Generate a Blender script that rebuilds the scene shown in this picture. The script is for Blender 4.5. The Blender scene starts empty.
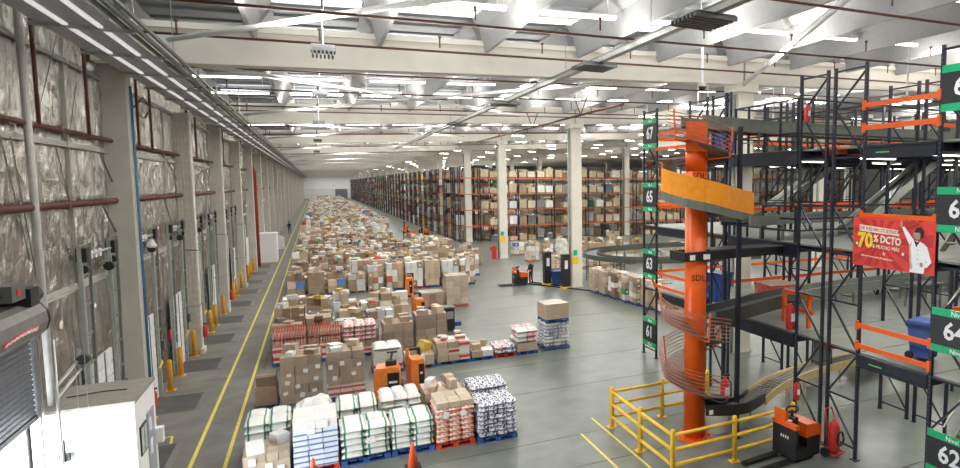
import bpy, math, random
from mathutils import Vector, Matrix
PI = math.pi
RN = random.Random(11)
sc = bpy.context.scene
COL = sc.collection

# ------------------------------------------------------------------ camera, world, daylight, exposure
cam_d = bpy.data.cameras.new('camera'); cam = bpy.data.objects.new('camera', cam_d); COL.objects.link(cam)
cam.location = (0, 0, 7.4); cam.rotation_euler = (PI/2 - .085, 0, -.481)
cam_d.sensor_width = 36; cam_d.lens = 610/960*36; cam_d.shift_x = (480-634)/960; cam_d.shift_y = (236-234)/960
cam_d.clip_start = .1; cam_d.clip_end = 900
sc.camera = cam
w = bpy.data.worlds.new('world'); sc.world = w; w.use_nodes = True
w.node_tree.nodes['Background'].inputs[0].default_value = (.82, .9, 1, 1)
w.node_tree.nodes['Background'].inputs[1].default_value = 6
def area(name, loc, rot, sx, sy, power, color=(1, .97, .92), spread=PI):
    d = bpy.data.lights.new(name, 'AREA'); d.shape = 'RECTANGLE'; d.size = sx; d.size_y = sy; d.energy = power; d.color = color; d.spread = spread
    o = bpy.data.objects.new(name, d); COL.objects.link(o); o.location = loc; o.rotation_euler = rot
    return o
GY = [21.6 + 19.2*k for k in range(-1, 17)]            # girder lines
DECK = 42
DOWN, UP = 400, 470
def S(x): return 10.92 + .044*min(x, 40)                   # underside of the girders (the roof rises to the right)
# daylight through the open roller door
area('door_daylight', (-5.9, 14.2, 1.5), (0, -PI/2, 0), 2.6, 3.6, 650, (.9, .95, 1))
# the lamp rows of the hall: bare tubes shine down to the floor; added uplights brighten the roof
for k, gy in enumerate(GY[:-1]):
    y0 = gy + 9.6
    if k < 7:
        for x, p in ((2.5, 1), (12, 1), (26, 1.7), (48, 2)):
            for dy in ((-5.2, 4.6) if k < 4 else (0,)):
                f = p*(1 if k < 4 else 1.5)
                area('lamp_row_and_fill_light', (x, y0+dy, S(x)+.75), (0, 0, 0), 8.5, .5, DOWN*f)
                area('roof_fill_uplight', (x, y0+dy, S(x)-.25), (PI, 0, 0), 8.5, .5, UP*f)  # added fill below the girders to brighten roof and girders, no fixture here
    else:
        for x in (8, 40):
            area('lamp_row_and_fill_light', (x, y0, S(x)+.75), (0, 0, 0), 22, 2, DOWN*3.6)
            area('roof_fill_uplight', (x, y0, S(x)-.25), (PI, 0, 0), 22, 2, UP*(3.2 if x < 20 else 8))
area('lamp_row_and_fill_light', (10, 338, S(8)+.75), (0, 0, 0), 26, 2, DOWN*5)  # added fill that brightens the far end wall, beyond the last lamp row
vs = sc.view_settings
vs.view_transform = 'Standard'; vs.look = 'None'; vs.gamma = 1; vs.use_curve_mapping = False; vs.exposure = 0.16

# ------------------------------------------------------------------ materials
MATS = {}
def mat(name, col, rough=.55, metal=0, var=.12, scale=6, bump=0, bscale=40, rnd=0, emis=0, coat=0, alpha=1, stretch=None, attr=False, trans=0):
    if name in MATS: return MATS[name]
    m = bpy.data.materials.new(name); m.use_nodes = True; nt = m.node_tree; N = nt.nodes; L = nt.links
    b = N['Principled BSDF']
    b.inputs['Roughness'].default_value = rough; b.inputs['Metallic'].default_value = metal
    b.inputs['Coat Weight'].default_value = coat; b.inputs['Coat Roughness'].default_value = .12
    b.inputs['Alpha'].default_value = alpha; b.inputs['Transmission Weight'].default_value = trans
    tc = N.new('ShaderNodeTexCoord'); mp = N.new('ShaderNodeMapping'); L.new(tc.outputs['Object'], mp.inputs[0])
    if stretch: mp.inputs['Scale'].default_value = stretch
    nz = N.new('ShaderNodeTexNoise'); nz.inputs['Scale'].default_value = scale; nz.inputs['Detail'].default_value = 5
    L.new(mp.outputs[0], nz.inputs['Vector'])
    mr = N.new('ShaderNodeMapRange'); mr.inputs[1].default_value = .3; mr.inputs[2].default_value = .7
    mr.inputs[3].default_value = 1-var; mr.inputs[4].default_value = 1+var
    L.new(nz.outputs['Fac'], mr.inputs[0])
    hs = N.new('ShaderNodeHueSaturation'); hs.inputs['Color'].default_value = (*col, 1)
    if attr:
        at = N.new('ShaderNodeAttribute'); at.attribute_name = 'Col'; L.new(at.outputs['Color'], hs.inputs['Color'])
    val = mr.outputs[0]
    if rnd:
        oi = N.new('ShaderNodeObjectInfo'); m2 = N.new('ShaderNodeMapRange'); m2.inputs[3].default_value = 1-rnd; m2.inputs[4].default_value = 1+rnd
        L.new(oi.outputs['Random'], m2.inputs[0]); mu = N.new('ShaderNodeMath'); mu.operation = 'MULTIPLY'
        L.new(mr.outputs[0], mu.inputs[0]); L.new(m2.outputs[0], mu.inputs[1]); val = mu.outputs[0]
    L.new(val, hs.inputs['Value']); L.new(hs.outputs[0], b.inputs['Base Color'])
    if bump:
        n2 = N.new('ShaderNodeTexNoise'); n2.inputs['Scale'].default_value = bscale; n2.inputs['Detail'].default_value = 4
        L.new(mp.outputs[0], n2.inputs['Vector']); bp = N.new('ShaderNodeBump'); bp.inputs['Strength'].default_value = bump; bp.inputs['Distance'].default_value = .03
        L.new(n2.outputs['Fac'], bp.inputs['Height']); L.new(bp.outputs[0], b.inputs['Normal'])
    if emis:
        b.inputs['Emission Color'].default_value = (*col, 1); b.inputs['Emission Strength'].default_value = emis
    MATS[name] = m
    return m
def stripes_mat(name, base, c2, axis='X', lo=.30, hi=.36, rough=.45, coat=.3, rnd=.06, sym=True, freq=0, noise=0):
    """printed bands on a unit-sized bag or box (object coordinates -0.5..0.5)"""
    m = mat(name, base, rough, var=.06, coat=coat, rnd=rnd, bump=.25, bscale=9); nt = m.node_tree; N = nt.nodes; L = nt.links
    hs = [n for n in N if n.type == 'HUE_SAT'][0]; tc = [n for n in N if n.type == 'TEX_COORD'][0]
    sp = N.new('ShaderNodeSeparateXYZ'); L.new(tc.outputs['Object'], sp.inputs[0]); v = sp.outputs[axis]
    def mth(op, a, bb):
        n = N.new('ShaderNodeMath'); n.operation = op
        for i, q in enumerate((a, bb)):
            if isinstance(q, (int, float)): n.inputs[i].default_value = q
            elif q is not None: L.new(q, n.inputs[i])
        return n.outputs[0]
    if freq: v = mth('FRACT', mth('MULTIPLY', v, freq), 0)
    elif sym: v = mth('ABSOLUTE', v, 0)
    f = mth('MULTIPLY', mth('GREATER_THAN', v, lo), mth('LESS_THAN', v, hi))
    if noise:
        nz = N.new('ShaderNodeTexNoise'); nz.inputs['Scale'].default_value = noise; nz.inputs['Detail'].default_value = 1
        L.new(tc.outputs['Object'], nz.inputs['Vector']); f = mth('GREATER_THAN', nz.outputs['Fac'], lo)
    mx = N.new('ShaderNodeMix'); mx.data_type = 'RGBA'; mx.inputs[6].default_value = (*base, 1); mx.inputs[7].default_value = (*c2, 1)
    L.new(f, mx.inputs[0]); L.new(mx.outputs[2], hs.inputs['Color'])
    return m
navy = mat('navy_steel', (.016, .02, .034), .42, .2, var=.2)
black = mat('black_paint', (.012, .013, .014), .45)
orange = mat('orange_steel', (.80, .115, .008), .36, var=.04)
conc = mat('cream_concrete', (.70, .665, .585), .75, var=.05, scale=1.5)
colconc = mat('column_concrete', (.50, .485, .43), .8, var=.07, scale=2.5, bump=.1)
white = mat('white_paint', (.78, .78, .76), .5, var=.04)
galv = mat('galvanised_steel', (.42, .43, .42), .4, .7)
greengrey = mat('green_grey_steel', (.16, .18, .155), .45, .2)
rust = mat('rust_red_pipe', (.105, .036, .022), .55)
red = mat('red_paint', (.55, .03, .025), .4)
yellow = mat('safety_yellow', (.83, .52, .03), .45)
lineyel = mat('line_yellow', (.70, .60, .10), .6, var=.25, scale=14)
bollard_m = mat('bollard_orange', (.80, .38, .03), .45)
bluep = mat('blue_plastic', (.02, .07, .30), .45)
bluepal = mat('blue_pallet', (.03, .10, .33), .6)
redpal = mat('red_pallet', (.55, .05, .03), .6)
woodpal = mat('wood_pallet', (.33, .21, .11), .75, var=.25)
tubeem = mat('lit_tube', (1, .98, .93), emis=9)
skyem = mat('lit_skylight', (.93, .97, 1), emis=2.6)
lampem = mat('lit_lamp', (1, .97, .9), emis=22)
carton = mat('carton', (.33, .235, .16), .6, var=.08, scale=3, rnd=.32, coat=.15)
carton_l = mat('carton_light', (.48, .385, .285), .55, var=.06, scale=3, rnd=.2, coat=.2)
carton_w = mat('carton_white', (.74, .73, .70), .45, var=.05, scale=3, rnd=.12, coat=.3)
carton_r = stripes_mat('carton_red_print', (.72, .64, .58), (.55, .05, .04), 'Z', -.2, .22, sym=False)
carton_b = stripes_mat('carton_blue_print', (.74, .77, .82), (.10, .22, .50), 'Z', -.42, -.12, sym=False)
tape = mat('tan_tape', (.36, .275, .19), .3, rnd=.1)
bag_g = stripes_mat('bag_white_green', (.80, .80, .76), (.03, .25, .16), 'X', .30, .38)
bag_w = mat('bag_white', (.70, .69, .66), .4, var=.06, rnd=.1, coat=.35, bump=.3, bscale=6)
bag_o = stripes_mat('bag_orange_print', (.74, .66, .60), (.72, .22, .10), 'X', .53, 1, noise=5)
bag_n = stripes_mat('bag_navy_print', (.78, .79, .82), (.035, .04, .13), 'X', .52, 1, noise=6)
bag_p = stripes_mat('bag_pink_print', (.76, .66, .64), (.60, .14, .13), 'X', .53, 1, noise=6)
film = mat('film_wrap', (.72, .71, .68), .22, var=.12, scale=3, bump=.6, bscale=5, coat=.6)
attr_m = mat('mixed_goods', (.5, .4, .3), .55, var=.06, scale=4, attr=True, coat=.15)
sticker = mat('white_sticker', (.82, .82, .8), .5)
cap_red = mat('red_caps', (.60, .07, .035), .4, rnd=.2)
cap_green = mat('green_caps', (.04, .26, .10), .4)
cloth_dark = mat('dark_cloth', (.02, .022, .03), .8)
skin = mat('skin', (.45, .27, .18), .6)
signblack = mat('sign_black', (.018, .019, .022), .5)
signgreen = mat('sign_green', (.0, .42, .17), .5, var=.03)
signwhite = mat('sign_white', (.85, .86, .9), .5, var=.02)
bannerred = mat('banner_red', (.74, .05, .04), .5, var=.06)
bannerdark = mat('banner_dark_red', (.52, .025, .022), .5)
bannergold = mat('banner_gold', (.85, .60, .04), .5)
ambers = mat('amber_guard', (.83, .30, .015), .4, var=.08)
rubber = mat('rubber', (.02, .02, .02), .8)
tan_m = mat('tan_conveyor', (.50, .36, .17), .45)

# foil insulation
def foil_mat():
    m = mat('foil', (.52, .505, .455), .2, .95, var=.10, scale=1.2); nt = m.node_tree; N = nt.nodes; L = nt.links
    b = N['Principled BSDF']; tc = [n for n in N if n.type == 'TEX_COORD'][0]
    mp = N.new('ShaderNodeMapping'); mp.inputs['Scale'].default_value = (1, 2.3, .75); L.new(tc.outputs['Object'], mp.inputs[0])
    vo = N.new('ShaderNodeTexNoise'); vo.inputs['Scale'].default_value = 2.6; vo.inputs['Detail'].default_value = 7; vo.inputs['Roughness'].default_value = .62; vo.inputs['Distortion'].default_value = 1.1
    L.new(mp.outputs[0], vo.inputs['Vector'])
    bp = N.new('ShaderNodeBump'); bp.inputs['Strength'].default_value = .7; bp.inputs['Distance'].default_value = .10
    L.new(vo.outputs['Fac'], bp.inputs['Height']); L.new(bp.outputs[0], b.inputs['Normal'])
    return m
foil = foil_mat()
# polished concrete
def floor_mat(name, c1, c2, rough):
    m = mat(name, c1, rough, var=.13, scale=.35); nt = m.node_tree; N = nt.nodes; L = nt.links
    b = N['Principled BSDF']; tc = [n for n in N if n.type == 'TEX_COORD'][0]; hs = [n for n in N if n.type == 'HUE_SAT'][0]
    n2 = N.new('ShaderNodeTexNoise'); n2.inputs['Scale'].default_value = 1.3; n2.inputs['Detail'].default_value = 3; n2.inputs['Roughness'].default_value = .5
    L.new(tc.outputs['Object'], n2.inputs['Vector'])
    mx = N.new('ShaderNodeMix'); mx.data_type = 'RGBA'; mx.inputs[6].default_value = (*c1, 1); mx.inputs[7].default_value = (*c2, 1)
    mr = N.new('ShaderNodeMapRange'); mr.inputs[1].default_value = .35; mr.inputs[2].default_value = .68; L.new(n2.outputs['Fac'], mr.inputs[0])
    L.new(mr.outputs[0], mx.inputs[0]); L.new(mx.outputs[2], hs.inputs['Color'])
    r2 = N.new('ShaderNodeMapRange'); r2.inputs[3].default_value = rough*.9; r2.inputs[4].default_value = rough*1.2; L.new(n2.outputs['Fac'], r2.inputs[0]); L.new(r2.outputs[0], b.inputs['Roughness'])
    return m
floor_m = floor_mat('polished_concrete', (.125, .14, .122), (.175, .19, .168), .29)
dock_m = floor_mat('dock_concrete', (.135, .132, .118), (.19, .184, .165), .6)
def deck_mat():
    m = mat('deck_grating', (.23, .25, .22), .5, .3, var=.1, scale=1.5); nt = m.node_tree; N = nt.nodes; L = nt.links
    tc = [n for n in N if n.type == 'TEX_COORD'][0]; b = N['Principled BSDF']
    br = N.new('ShaderNodeTexBrick'); br.inputs['Scale'].default_value = 1; br.offset = 0
    br.inputs['Brick Width'].default_value = .12; br.inputs['Row Height'].default_value = .12; br.inputs['Mortar Size'].default_value = .018
    L.new(tc.outputs['Object'], br.inputs['Vector'])
    bp = N.new('ShaderNodeBump'); bp.inputs['Strength'].default_value = .8; bp.inputs['Distance'].default_value = .02
    L.new(br.outputs['Fac'], bp.inputs['Height']); bp.invert = True; L.new(bp.outputs[0], b.inputs['Normal'])
    return m
deck_m = deck_mat()

# ------------------------------------------------------------------ mesh helpers
class MB:
    def __init__(s): s.v = []; s.f = []; s.m = []; s.c = []; s.cc = None; s.mi = 0
    def face(s, idx): s.f.append(idx); s.m.append(s.mi); s.c.append(s.cc)
    def box(s, c, d, rz=0, rx=0, ry=0, mi=None):
        if mi is not None: s.mi = mi
        n = len(s.v); M = Matrix.Rotation(rz, 3, 'Z') @ Matrix.Rotation(ry, 3, 'Y') @ Matrix.Rotation(rx, 3, 'X') if (rz or rx or ry) else None
        for x in (-.5, .5):
            for y in (-.5, .5):
                for z in (-.5, .5):
                    p = Vector((x*d[0], y*d[1], z*d[2]))
                    if M: p = M @ p
                    s.v.append((p.x+c[0], p.y+c[1], p.z+c[2]))
        for q in ((0, 1, 3, 2), (4, 6, 7, 5), (0, 4, 5, 1), (2, 3, 7, 6), (0, 2, 6, 4), (1, 5, 7, 3)): s.face([n+i for i in q])
        return s
    def bb(s, a, b, mi=None):
        return s.box([(a[i]+b[i])/2 for i in range(3)], [abs(b[i]-a[i]) for i in range(3)], mi=mi)
    def bar(s, a, b, wx, wy=None, mi=None):
        """square bar from a to b"""
        if mi is not None: s.mi = mi
        wy = wy or wx; a = Vector(a); b = Vector(b); d = (b-a).normalized()
        u = d.cross(Vector((0, 0, 1)) if abs(d.z) < .95 else Vector((1, 0, 0))).normalized(); v = d.cross(u)
        n = len(s.v)
        for p in (a, b):
            for i, j in ((-1, -1), (1, -1), (1, 1), (-1, 1)): s.v.append(tuple(p + u*i*wx/2 + v*j*wy/2))
        for i in range(4): s.face([n+i, n+(i+1) % 4, n+4+(i+1) % 4, n+4+i])
        s.face([n+3, n+2, n+1, n]); s.face([n+4, n+5, n+6, n+7])
        return s
    def tube(s, pts, r, n=8, mi=None, closed=False):
        if mi is not None: s.mi = mi
        P_ = [Vector(p) for p in pts]; b0 = len(s.v); k = len(P_); u = None
        for i, p in enumerate(P_):
            if closed: d = (P_[(i+1) % k]-P_[i-1]).normalized()
            else: d = (P_[min(i+1, k-1)]-P_[max(i-1, 0)]).normalized()
            if u is None: u = d.cross(Vector((0, 0, 1)) if abs(d.z) < .9 else Vector((1, 0, 0))).normalized()
            else: u = (u - d*u.dot(d)).normalized()
            v = d.cross(u); rr = r[i] if isinstance(r, (list, tuple)) else r
            for j in range(n):
                a = 2*PI*j/n; s.v.append(tuple(p + u*math.cos(a)*rr + v*math.sin(a)*rr))
        for i in range(k if closed else k-1):
            o = b0 + i*n; o2 = b0 + ((i+1) % k)*n
            for j in range(n): s.face([o+j, o+(j+1) % n, o2+(j+1) % n, o2+j])
        if not closed:
            s.face([b0+j for j in range(n)][::-1]); s.face([b0+(k-1)*n+j for j in range(n)])
        return s
    def lathe(s, prof, c=(0, 0, 0), n=16, mi=None):
        if mi is not None: s.mi = mi
        b0 = len(s.v)
        for r, z in prof:
            for j in range(n): s.v.append((c[0]+r*math.cos(2*PI*j/n), c[1]+r*math.sin(2*PI*j/n), c[2]+z))
        for i in range(len(prof)-1):
            for j in range(n): s.face([b0+i*n+j, b0+i*n+(j+1) % n, b0+(i+1)*n+(j+1) % n, b0+(i+1)*n+j])
        s.face([b0+j for j in range(n)][::-1]); s.face([b0+(len(prof)-1)*n+j for j in range(n)])
        return s
    def prism(s, poly, a, b, axis='Y', mi=None):
        """polygon (u,w) extruded from a to b along an axis; u,w are the other two axes in order"""
        if mi is not None: s.mi = mi
        n = len(s.v); k = len(poly)
        def P3(u, w_, t): return {'Y': (u, t, w_), 'X': (t, u, w_), 'Z': (u, w_, t)}[axis]
        for t in (a, b):
            for u, w_ in poly: s.v.append(P3(u, w_, t))
        for i in range(k): s.face([n+i, n+(i+1) % k, n+k+(i+1) % k, n+k+i])
        s.face([n+i for i in range(k)][::-1]); s.face([n+k+i for i in range(k)])
        return s
    def ribbon(s, left, right, th=0, mi=None):
        if mi is not None: s.mi = mi
        n = len(s.v); k = len(left); up = Vector((0, 0, th))
        for a, b in zip(left, right):
            a = Vector(a); b = Vector(b)
            for p in (a, b, b+up, a+up): s.v.append(tuple(p))
        for i in range(k-1):
            o = n+i*4
            for j in range(4): s.face([o+j, o+(j+1) % 4, o+4+(j+1) % 4, o+4+j])
        s.face([n, n+3, n+2, n+1]); e = n+(k-1)*4; s.face([e, e+1, e+2, e+3])
        return s
    def mesh(s, name, mats, smooth=False):
        me = bpy.data.meshes.new(name); me.from_pydata(s.v, [], s.f)
        for m in (mats if isinstance(mats, (list, tuple)) else [mats]): me.materials.append(m)
        me.polygons.foreach_set('material_index', s.m)
        if smooth: me.polygons.foreach_set('use_smooth', [True]*len(s.f))
        if any(c is not None for c in s.c):
            at = me.color_attributes.new('Col', 'FLOAT_COLOR', 'CORNER'); buf = []
            for c, f in zip(s.c, s.f):
                c = c or (.5, .4, .3)
                buf += [c[0], c[1], c[2], 1.0]*len(f)
            at.data.foreach_set('color', buf)
        me.validate(); me.update()
        import bmesh
        bm = bmesh.new(); bm.from_mesh(me); bmesh.ops.recalc_face_normals(bm, faces=bm.faces); bm.to_mesh(me); bm.free()
        return me
    def build(s, name, mats, parent=None, loc=None, smooth=False):
        return ob(name, s.mesh(name, mats, smooth), parent, loc)
def ob(name, me, parent=None, loc=None, rz=0, scale=None):
    o = bpy.data.objects.new(name, me); COL.objects.link(o)
    if parent: o.parent = parent
    if loc is not None: o.location = loc
    if rz: o.rotation_euler = (0, 0, rz)
    if scale is not None: o.scale = scale
    return o
def tag(o, label, cat=None, group=None, kind=None):
    o['label'] = label
    if cat: o['category'] = cat
    if group: o['group'] = group
    if kind: o['kind'] = kind
    return o
def thing(name, label, cat, loc=(0, 0, 0), rz=0, group=None, kind=None):
    o = ob(name, None, None, loc, rz); o.empty_display_size = .2
    return tag(o, label, cat, group, kind)
ORD = 'first second third fourth fifth sixth seventh eighth ninth tenth eleventh twelfth thirteenth fourteenth fifteenth sixteenth seventeenth eighteenth nineteenth twentieth'.split()
TENS = {20: 'twenty', 30: 'thirty', 40: 'forty', 50: 'fifty', 60: 'sixty', 70: 'seventy', 80: 'eighty', 90: 'ninety'}
def nth(i):
    if i < 20: return ORD[i]
    n = i+1
    if n % 10 == 0: return TENS[n][:-1] + 'ieth'
    return TENS[n//10*10] + '-' + ORD[n % 10 - 1]
TXT = {}
def text_mesh(s, size, material, extrude=.004, align='CENTER', sx=1, bold=0):
    key = (s, size, material.name, align, sx, bold)
    if key in TXT: return TXT[key]
    cu = bpy.data.curves.new('lettering', 'FONT'); cu.body = s; cu.size = size; cu.extrude = extrude; cu.align_x = align; cu.align_y = 'CENTER'; cu.resolution_u = 2; cu.offset = bold
    o = bpy.data.objects.new('lettering', cu); COL.objects.link(o)
    dg = bpy.context.evaluated_depsgraph_get(); me = bpy.data.meshes.new_from_object(o.evaluated_get(dg)); bpy.data.objects.remove(o)
    me.materials.clear(); me.materials.append(material)
    for v in me.vertices: v.co.x *= sx
    TXT[key] = me
    return me
def text_x(s, size, material, parent, loc, sx=1, extra=0, bold=0):
    """lettering that faces -X (readable by someone standing at smaller X)"""
    o = ob('lettering', text_mesh(s, size, material, sx=sx, bold=bold), parent, loc)
    o.rotation_euler = Matrix(((0, 0, -1), (-1, 0, 0), (0, 1, 0))).to_euler() if not extra else (Matrix.Rotation(extra, 3, 'X') @ Matrix(((0, 0, -1), (-1, 0, 0), (0, 1, 0)))).to_euler()
    return o
def text_y(s, size, material, parent, loc, sx=1):
    """lettering that faces -Y"""
    o = ob('lettering', text_mesh(s, size, material, sx=sx), parent, loc); o.rotation_euler = (PI/2, 0, 0)
    return o

# ------------------------------------------------------------------ shell
XW = -5.2
# floor: slabs with open joints
fl = MB().bb((-5.5, -6, -.3), (100, 346, -.02)).build('floor', floor_m); tag(fl, 'grey-green polished concrete warehouse floor', 'floor', kind='structure')
ys = [-6, 3, 6.6, 10.4, 14.37, 16.3, 20.47, 23.82] + [23.82+3.86*i for i in range(1, 15)]
for a, b in zip(ys[:-1], ys[1:]):
    MB().bb((-2.02, a+.012, -.02), (60, b-.012, 0)).build('slab', floor_m, fl)
MB().bb((-2.02, ys[-1]+.012, -.02), (60, 346, 0)).build('slab', floor_m, fl)
MB().bb((60.02, -6, -.02), (100, 346, 0)).build('slab', floor_m, fl)
for a, b in ((-6, 18.1), (18.12, 27.4), (27.42, 37), (37.02, 47), (47.02, 346)):
    MB().bb((-5.5, a, -.02), (-2.04, b, 0)).build('dock_slab', dock_m, fl)
for x, lab in ((-3.19, 'yellow painted floor line nearer the dock doors along the truck lane'), (-2.38, 'yellow painted floor line beside the floor-stacked pallets')):
    tag(MB().bb((x-.045, 6, 0), (x+.045, 330, .004)).build('floor_line', lineyel), lab, 'floor line')
tag(MB().bb((7.47, 9, 0), (7.54, 17.3, .004)).build('floor_line', lineyel), 'yellow floor line running along the yellow guard fence', 'floor line')
tag(MB().bb((6.70, 9, 0), (6.77, 16.3, .004)).build('floor_line', lineyel), 'outer yellow floor line one step left of the fence line', 'floor line')
m = MB(); m.bar((-4.6, 20.7, .002), (-3.9, 20.75, .002), .06, .004); m.bar((-3.9, 20.75, .002), (-4.0, 21.7, .002), .06, .004); m.bar((-4.0, 21.7, .002), (-4.7, 21.65, .002), .06, .004)
tag(m.build('floor_marking', lineyel), 'small yellow painted corner mark on the dock floor beside the white cabin', 'floor line')
# walls
wl = MB()
wl.bb((-5.5, -6, 0), (-5.3, 11.9, 13)); wl.bb((-5.5, 16.05, 0), (-5.3, 346, 13)); wl.bb((-5.5, 11.9, 4.35), (-5.3, 16.05, 13))
wl = wl.build('wall_left', foil); tag(wl, 'long left wall lined with crinkled silver insulation foil', 'wall', kind='structure')
def foil_sheet(seed, h):
    r = random.Random(seed); nx, nz = 13, int(h*4); m = MB(); ph = [r.uniform(0, 6.3) for _ in range(6)]
    for j in range(nz+1):
        z = h*j/nz
        for i in range(nx+1):
            u = i/nx; jz = r.uniform(-.06, .06) if 0 < j < nz else 0; ju = r.uniform(-.02, .02) if 0 < i < nx else 0
            d = .05*math.sin(PI*u)**.7 + .035*abs(math.sin(7*u+ph[0]+1.1*math.sin(z*.9+ph[1]))) + .018*math.sin(17*u+ph[2]+z*.8) + .02*math.sin(z*1.7+ph[3]+4*u)*math.sin(PI*u) + r.uniform(-.022, .022)
            if i in (0, nx): d = .012
            m.v.append((max(d, .004), (u+ju)*1.213, z+jz))
    for j in range(nz):
        for i in range(nx):
            a = j*(nx+1)+i
            if r.random() < .5: m.face([a, a+1, a+nx+2]); m.face([a, a+nx+2, a+nx+1])
            else: m.face([a, a+1, a+nx+1]); m.face([a+1, a+nx+2, a+nx+1])
    return m.mesh('foil_sheet', foil, False)
FS = [foil_sheet(i, 12.4) for i in range(7)]; FSS = [foil_sheet(20+i, 8.0) for i in range(3)]
for i in range(-1, 50):
    y = 11.75 + 1.22*i
    if y+1.22 > 11.9 and y < 16.05: ob('foil_sheet', FSS[i % 3], wl, (-5.3, y, 4.4))
    else: ob('foil_sheet', FS[(i*3+i//7) % 7], wl, (-5.3, y, 0.02))
def panel_wall(name, label, a, b, kind='structure'):
    return tag(MB().bb(a, b).build(name, white), label, 'wall', kind=kind)
wf = panel_wall('wall_far', 'pale distant end wall of horizontal cladding sheets', (-5.5, 346, 0), (100, 346.3, 16))
for i in range(11):
    MB().bb((-5.3, 345.9, .1+1.2*i), (30, 346, 1.2+1.2*i)).build('cladding_sheet', mat('pale_cladding', (.62, .62, .60), .6, rnd=.06), wf)
tag(MB().bb((9.5, 345.75, 0), (14.5, 345.9, 4.6)).bb((9.2, 345.7, 0), (9.5, 345.9, 4.9)).bb((14.5, 345.7, 0), (14.8, 345.9, 4.9)).bb((9.2, 345.7, 4.6), (14.8, 345.9, 4.9)).build('door_2', mat('grey_door', (.13, .14, .15), .6)), 'dark grey door in the distant end wall', 'door', kind='structure')
panel_wall('wall_right', 'plain right-hand wall far behind the racks', (100, -6, 0), (100.3, 346, 16))
panel_wall('wall_near', 'plain wall behind the viewpoint', (-5.5, -6.3, 0), (100, -6, 16))
# roof
roofm = mat('roof_sheet', (.27, .28, .29), .6, .2, var=.06, scale=2)
rf = MB(); rf.prism([(-5.5, S(-5.5)+1.95), (40, S(40)+1.95), (100, S(40)+1.95), (100, S(40)+2.2), (40, S(40)+2.2), (-5.5, S(-5.5)+2.2)], -6.3, 346.3)
rf = rf.build('ceiling', roofm); tag(rf, 'grey ribbed metal roof deck above the beams', 'ceiling', kind='structure')
m = MB()
for i in range(60):
    y = -5.5 + i*1.3; m.bar((-5.4, y, S(-5.4)+1.91), (40, y, S(40)+1.91), .12, .08)
o = m.build('roof_rib', roofm, rf); o['kind'] = 'stuff'

# girders, columns
def girder_mesh(x0, x1):
    m = MB()
    for (y0, y1, z0, z1) in ((-.28, .28, 0, .16), (-.2, .2, .16, .95), (-.34, .34, .95, 1.12)):
        n = len(m.v)
        for x in (x0, x1):
            for y, z in ((y0, z0), (y1, z0), (y1, z1), (y0, z1)): m.v.append((x, y, S(x)+z))
        for i in range(4): m.face([n+i, n+(i+1) % 4, n+4+(i+1) % 4, n+4+i])
        m.face([n, n+1, n+2, n+3]); m.face([n+7, n+6, n+5, n+4])
    return m.mesh('girder', conc)
GM = [girder_mesh(-5.15, 16.45), girder_mesh(16.55, 39.9), girder_mesh(40.1, 99)]
for k, gy in enumerate(GY):
    for j, g in enumerate(GM):
        if k > 9 and j == 2: continue
        tag(ob('girder', g, None, (0, gy, 0)), f'cream concrete roof girder, {nth(k-1) + " from the front" if k else "just above the viewpoint"}, ' + ('left span', 'middle span', 'right span')[j], 'girder', 'roof girders', 'structure')
def column_mesh(h, w_=.8):
    m = MB(); c = .05; a = w_/2
    poly = [(-a+c, -a), (a-c, -a), (a, -a+c), (a, a-c), (a-c, a), (-a+c, a), (-a, a-c), (-a, -a+c)]
    m.prism(poly, 0, h, 'Z'); m.bb((-a-.12, -a-.12, h-.35), (a+.12, a+.12, h)); m.bb((-a-.04, -a-.04, 0), (a+.04, a+.04, .12))
    return m.mesh('column', conc)
pipe_mesh = MB().tube([(0, 0, 0), (0, 0, 11.2)], .07, 8).mesh('drain_pipe', mat('grey_green_pipe', (.25, .29, .25), .5), True)
for k, gy in enumerate(GY[1:], 1):
    for j, x in enumerate((16.5 if k < 4 else 17.35, 40, 64)):
        if k > 8 and j: continue
        t = thing('column', f'cream concrete column, {nth(k-1)} from the front in the ' + ('first', 'second', 'third')[j] + ' column line from the dock wall', 'column', (x, gy, 0), group='hall columns', kind='structure')
        ob('shaft', column_mesh(S(x)), t)
        if k < 5: ob('drain_pipe', pipe_mesh, t, (-.5, -.2, 0))
        if k in (2, 3) and j == 0: MB().bb((-.41, -.425, 1.7), (.1, -.4, 2.2)).build('yellow_sign', yellow, t); MB().bb((-.3, -.425, 2.3), (.0, -.4, 2.7)).build('green_sign', signgreen, t)
# dock-wall columns
def wallcol(i):
    y = 22.3 + 9.68*i
    m = MB(); main = i % 2 == 0
    if main:
        m.prism([(-5.3, y+.45), (-5.3, y-.0), (-4.66, y-.0), (-4.62, y+.04), (-4.62, y+.45)], 0, 11.4, 'Z');
    else:
        for j in range(6): m.bb((-5.3+.115*j, y, 0), (-5.3+.115*j+.085, y+.5, 10.4))
        m.bb((-5.3, y+.04, 0), (-4.63, y+.46, 10.4)); m.bb((-4.7, y-.1, 0), (-4.55, y+.5, .25))
    o = m.build('wall_column', colconc if main else mat('pale_ribbed_column', (.60, .575, .50), .7))
    tag(o, ('smooth grey concrete' if main else 'pale ribbed') + f' dock-wall column, {nth(i)} from the front', 'column', 'dock wall columns', 'structure')
for i in range(-1, 33): 
    if i >= 0: wallcol(i)
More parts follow.
